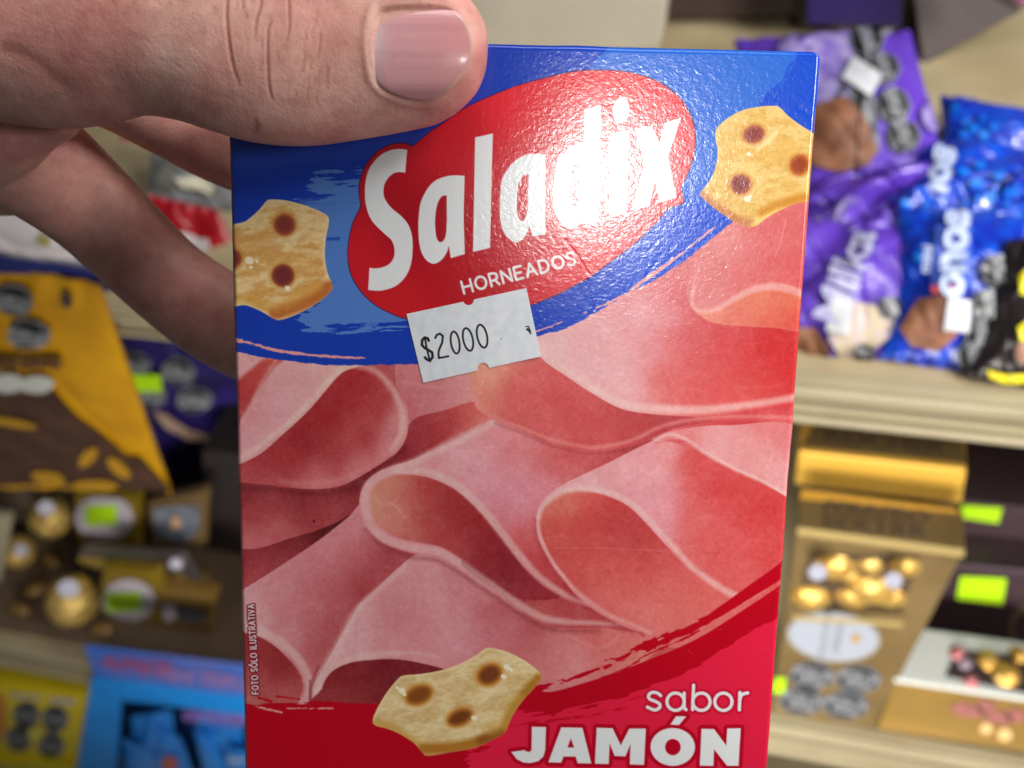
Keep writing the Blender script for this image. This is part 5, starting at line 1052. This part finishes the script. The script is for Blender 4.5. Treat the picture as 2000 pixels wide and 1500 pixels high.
e, f = bag('snack_pack', 'grey pack with a red spot at the far left of the gap under the thumb', 'pack', quad_y([(160, 265), (228, 280), (236, 350), (150, 350)], [.68, .68, .64, .64]), .008, mat('grey_wrapper', (120, 118, 126), .4, rgb2=(150, 140, 130), scale=40), seed=18)
decal(f, 'red_spot', ellp(200, 296, 10, 12), RED, e, .0015)

pack('carton', 'dark block added at the back of the upper shelf to darken the gap under the thumb', 'carton', quad_y([(-150, 60), (560, 120), (560, 330), (-150, 300)], .74), .1, BRN)  # not a known carton: put in to make the gap darker
# ---- middle shelf, left ----
YEL = mat('yellow_wrapper', (186, 136, 2), .42, rgb2=(170, 120, 2), scale=16, bump=.0006, bscale=30); DBR = mat('dark_brown_print', (58, 36, 26), .45, rgb2=(74, 48, 32), scale=30)
e, f = bag('chocolate_bag', 'yellow and dark brown bag with black seals standing at left', 'bag', quad_y([(-160, 488), (196, 556), (334, 955), (-80, 955)], [.418, .418, .47, .47]), .007, YEL, wr=.003, seed=21)
decal(f, 'brown_panel', [(-120, 735), (0, 752), (110, 760), (160, 815), (215, 860), (268, 905), (275, 890), (332, 950), (322, 954), (90, 940), (-60, 945)], DBR, e, .0016)
for cx, cy, r, an in ((28, 580, 44, 5), (62, 644, 44, 8), (-40, 640, 40, 5)): seal(f, cx, cy, r, an, e, off=.0018, h=.72)
decal(f, 'brand_strip', [(-60, 682), (120, 688), (126, 712), (-60, 706)], mat('brown_strip', (120, 84, 30), .5), e, .0016)
text_on(f, 'MANÍ CROC', 50, 696, 26, 3, DBR, e, .003, bold=.04)
for cx, cy, rx, ry in ((20, 738, 34, 20), (75, 742, 34, 18)): decal(f, 'white_cloud', ellp(cx, cy, rx, ry), mat('grey_white_ink', (170, 172, 168), .5), e, .0022)
decal(f, 'hang_hole', ellp(136, 574, 11, 16, -20), mat('hole_dark', (50, 34, 20), .8), e, .0022)
GW = mat('gold_wrap', (190, 142, 30), .35, metal=.3)
for cx, cy, rx, ry, an in ((176, 885, 24, 12, -45), (236, 905, 28, 12, 40), (190, 940, 44, 12, 0), (98, 925, 34, 12, 12), (20, 815, 60, 8, 8), (342, 945, 10, 24, 0)): decal(f, 'wrapped_sweet_print', ellp(cx, cy, rx, ry, an), GW, e, .0026)
e, f = bag('chocolate_bag', 'dark violet bag with a neon label and round black seals beside the yellow bag', 'bag', quad_y([(165, 572), (520, 648), (520, 985), (235, 935)], [.70, .70, .66, .66]), .018, mat('dark_violet_foil', (38, 26, 96), .4, rgb2=(26, 18, 62), scale=22, coat=.2), wr=.006, seed=22)
for cx, cy in ((262, 712), (352, 722), (295, 768), (384, 775)): seal(f, cx, cy, 36, 5, e, off=.0018, h=.75)
decal(f, 'price_label', [(246, 722), (322, 724), (324, 755), (252, 755)], NEON, e, .0045)
decal(f, 'cream_swoosh', [(300, 800), (330, 806), (370, 838), (430, 855), (428, 866), (370, 860), (330, 832)], mat('cream_ink3', (150, 124, 106), .5), e, .002)
OLV = mat('olive_gold_carton', (132, 108, 26), .42, metal=.2, rgb2=(120, 98, 22), scale=20); PLB = mat('pale_label', (176, 168, 178), .5)
def ocarton(q, y, label, lab, st):
    e, f, t = pack('chocolate_pack', label, 'pack', quad_y(q, y), .022, OLV, group=None, bev=.009)
    decal(f, 'oval_label', lab, PLB, e, .0012); decal(f, 'price_label', st, NEON, e, .002)
    return e, f
def fb(cx, cy, r, y, label):
    p = at_y(cx, cy, y); _, _, d = to_px(p); rr = r * float(np.ravel(d)[0]) / FPX
    p = p + np.array((0, 0, max(0, z3l + .005 - (p[2] - rr)))); b = ball('wrapped_chocolate', p, rr, mat('gold_foil_dim', (212, 180, 100), .34, metal=.4, rgb2=(150, 116, 60), scale=130, bump=.002, bscale=180), None, seed=int(cx), rough=.08, loc=tuple(p - np.array((0, 0, rr))))
    tag(b, label, 'chocolate')
    fc = Face(quad_y([(cx - 40, cy - 60), (cx + 30, cy - 60), (cx + 30, cy + 10), (cx - 40, cy + 10)], y - rr * 1.02))
    d_ = decal(fc, 'paper_badge', ellp(cx - 8, cy - r * .45, r * .42, r * .36), mat('paper_badge2', (196, 196, 214), .5), b, .0003)
fb(352, 1115, 30, .53, 'small gold foil chocolate between the two bronze packs'); fb(48, 1090, 34, .54, 'gold foil chocolate in deep shade by the pale card strip')
fb(98, 1010, 40, .55, 'gold foil chocolate in the back row left of the olive pack'); fb(142, 1172, 50, .47, 'larger gold foil chocolate in the front row beside the shelf rail')
ocarton([(140, 968), (272, 975), (275, 1082), (148, 1068)], .56, 'olive gold pack with a neon label on a pale oval, back row', ellp(204, 1010, 58, 44), [(168, 986), (230, 984), (230, 1022), (170, 1024)])
ocarton([(198, 1112), (308, 1122), (345, 1232), (182, 1212)], .48, 'olive gold pack with a neon label on a pale oval, front row', ellp(252, 1172, 52, 42), [(206, 1156), (276, 1154), (278, 1190), (212, 1194)])
e, f, t = pack('chocolate_pack', 'bronze pack with a dark bluish label, back row right of the olive pack', 'pack', quad_y([(285, 985), (405, 960), (400, 1075), (290, 1080)], .56), .02, mat('bronze_wrap', (120, 96, 62), .4, metal=.3), bev=.009)
decal(f, 'dark_label', [(300, 990), (388, 985), (392, 1030), (360, 1062), (305, 1045)], mat('slate_ink', (84, 88, 100), .4, rgb2=(120, 126, 140), scale=60), e, .0014); decal(f, 'peach_dot', ellp(345, 1018, 10, 12), mat('peach_ink', (190, 150, 116), .5), e, .002)
e, f, t = pack('chocolate_pack', 'bronze pack with pale and slate patches, front row right end', 'pack', quad_y([(306, 1150), (420, 1165), (410, 1250), (335, 1245)], .48), .02, mat('bronze_wrap2', (134, 104, 50), .4, metal=.3), bev=.004)
decal(f, 'pale_patch', ellp(330, 1195, 16, 18), PLB, e, .0014); decal(f, 'slate_patch', [(345, 1180), (400, 1190), (405, 1215), (350, 1212)], mat('slate_ink2', (70, 72, 82), .4), e, .0016)
e, f, t = pack('chocolate_pack', 'flat pack with a shiny gold cap and grey tube between the two rows', 'pack', quad_y([(150, 1085), (350, 1100), (385, 1145), (165, 1118)], .52), .02, mat('grey_tube', (112, 104, 104), .4), bev=.004)
decal(f, 'gold_cap', ellp(190, 1092, 36, 16, 3), mat('gold_cap', (230, 196, 100), .3, metal=.5), e, .002); decal(f, 'silver_spot', ellp(256, 1098, 14, 8), PLB, e, .002)
_e = empty('display_tray', (-.82, .56, z3l), 'flat brown card tray under the foil chocolates and olive packs', 'tray'); wb('body', -1.3, -.50, .435, .66, z3l + .0005, z3l + .004, mat('tray_brown', (92, 74, 58), .6, rgb2=(104, 86, 68), scale=14), _e, .0005); wb('rim', -1.3, -.50, .660, .664, z3l + .0005, z3l + .03, mat('tray_brown', (0, 0, 0)), _e, .0005)
_sw = None
for k, (cx, cy, rx, ry, an) in enumerate(((100, 1095, 22, 12, -25), (70, 1150, 22, 12, 35), (395, 1120, 20, 12, -40), (40, 1190, 20, 11, 0), (200, 1228, 22, 9, 5))):
    p = at_z(cx, cy, z3l + .018); _, _, d = to_px(p); s_ = rx * float(np.ravel(d)[0]) / FPX
    if _sw is None: _sw = ball('bronze_sweet', p, s_, mat('bronze_foil', (150, 116, 60), .36, metal=.4, rgb2=(110, 84, 50), scale=90, bump=.001, bscale=200), None, seed=77, rough=.14, sq=(1, .6, .55), loc=tuple(p)); o = _sw
    else:
        o = _sw.copy(); COL.objects.link(o); o.location = Vector(p)
    o.rotation_euler = (0, 0, math.radians(an)); tag(o, ('bronze sweet just below the back row foil chocolate', 'bronze sweet touching the left of the big front foil chocolate', 'bronze sweet at the right end of the tray by the held carton', 'bronze sweet nearest the left edge of the tray', 'bronze sweet at the tray front under the olive pack')[k], 'sweet', 'bronze sweets loose in the tray')
pack('carton', 'dusty taupe carton at the left end behind the foil chocolates', 'carton', quad_y([(-140, 880), (78, 905), (120, 1215), (-160, 1190)], .58), .1, mat('taupe_carton', (104, 88, 74), .6, rgb2=(96, 82, 70), scale=10))
pack('carton', 'pale upright card strip at the left edge in front of the taupe carton', 'carton', quad_y([(-60, 1000), (22, 1010), (-2, 1145), (-80, 1130)], .5), .01, mat('pale_card', (164, 156, 130), .6))
pack('carton', 'nearly black carton behind the bronze packs, close to the held carton edge', 'carton', quad_y([(395, 880), (560, 900), (560, 1250), (395, 1225)], .60), .1, mat('black_carton', (40, 34, 34), .5))

# ---- bottom shelf, left ----
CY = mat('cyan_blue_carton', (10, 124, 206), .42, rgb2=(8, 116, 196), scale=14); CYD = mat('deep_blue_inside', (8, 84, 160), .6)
def fr(pts, y, dep, m, name, par, bev=.0015): return bevelbox(name, slab(quad_y(pts, y), dep), m, par, bev)
e = empty('display_box', at_y(360, 1700, .5), 'bright blue open display carton of small blue bags, lower left beside the held carton', 'display box')
fr([(178, 1325), (238, 1332), (205, 1700), (118, 1690)], .38, .012, CY, 'front_post', e); fr([(238, 1332), (700, 1385), (700, 1425), (236, 1368)], .38, .012, CY, 'top_bar', e)
fr([(130, 1640), (700, 1710), (700, 1790), (110, 1720)], .378, .012, CY, 'front_lip', e)
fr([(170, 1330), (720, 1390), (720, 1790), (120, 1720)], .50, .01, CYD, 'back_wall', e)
hd = quad_y([(165, 1268), (600, 1322), (600, 1378), (186, 1322)], [.392, .392, .377, .377])
bevelbox('header_card', hd + [c + np.array((0, .004, .004)) for c in hd], mat('blue_purple_header', (44, 84, 158), .4, rgb2=(70, 84, 150), scale=24), e, .0005)
hf = Face(hd); text_on(hf, 'ALFAJOR', 270, 1298, 34, 7, mat('dull_red_ink', (120, 60, 96), .5), e, .002, bold=.05, name='header_lettering'); text_on(hf, 'MINI TRIPLE', 400, 1325, 34, 7, mat('dull_pink_ink', (110, 88, 140), .5), e, .002, bold=.05, name='header_lettering')
SB = mat('sky_blue_foil', (40, 146, 232), .35, rgb2=(14, 112, 214), scale=40, coat=.3)
for q, lab, sd in (([(240, 1440), (300, 1470), (300, 1620), (236, 1620)], 'small blue bag low in the corner of the display carton', 35), ([(380, 1400), (470, 1385), (480, 1470), (400, 1480)], 'crumpled small blue bag at the back of the display carton', 37), ([(255, 1400), (335, 1385), (350, 1500), (270, 1520)], 'small blue bag leaning left inside the display carton', 31), ([(300, 1410), (352, 1440), (410, 1600), (290, 1560)], 'small blue bag in the middle of the display carton with an orange spot', 32), ([(380, 1420), (410, 1440), (500, 1580), (420, 1600)], 'slanted small blue bag at the right of the display carton', 33), ([(440, 1460), (560, 1475), (560, 1600), (450, 1590)], 'small blue bag with a pale print touching the held carton edge', 34)):
    b, f = bag('candy_bag', lab, 'bag', quad_y(q, .42 + .006 * abs(34 - sd)), .01, SB, seed=sd)
    if sd == 32: decal(f, 'orange_spot', ellp(332, 1490, 16, 15), mat('orange_ink', (190, 100, 80), .5), b, .0016)
    if sd == 34: decal(f, 'pale_print', [(445, 1470), (480, 1478), (480, 1490), (448, 1485)], mat('ice_ink', (150, 180, 220), .5), b, .0016)
b, f = bag('candy_bag', 'lilac and red striped bag lying along the display carton opening', 'bag', quad_y([(355, 1388), (560, 1398), (560, 1420), (358, 1408)], .40), .005, mat('lilac_wrap2', (100, 110, 190), .4, rgb2=(110, 60, 120), scale=40), seed=36)
e, f, t = pack('snack_carton', 'yellow carton with four black octagon seals round a yellow centre, bottom left', 'carton', quad_y([(-60, 1338), (184, 1360), (152, 1492), (-90, 1475)], .40), .06, mat('yellow_carton', (214, 190, 22), .45))
for cx, cy in ((52, 1395), (108, 1403), (38, 1442), (100, 1456)): seal(f, cx, cy, 28, 8, e, off=.0012)
decal(f, 'yellow_centre', ellp(72, 1430, 15, 14), mat('pale_yellow', (214, 200, 70), .5), e, .0035); decal(f, 'orange_print', ellp(-8, 1400, 22, 50), mat('orange_print', (206, 130, 40), .5), e, .0014)
decal(f, 'grey_strip', [(20, 1352), (80, 1358), (80, 1364), (20, 1358)], PLB, e, .0014); decal(f, 'grey_strip', [(98, 1360), (150, 1366), (140, 1376), (100, 1368)], PLB, e, .0014)
pack('snack_carton', 'plain yellow carton at the very bottom left, under the carton with seals', 'carton', quad_y([(-90, 1482), (150, 1500), (140, 1640), (-110, 1620)], .385), .06, mat('yellow_carton2', (196, 178, 14), .45))
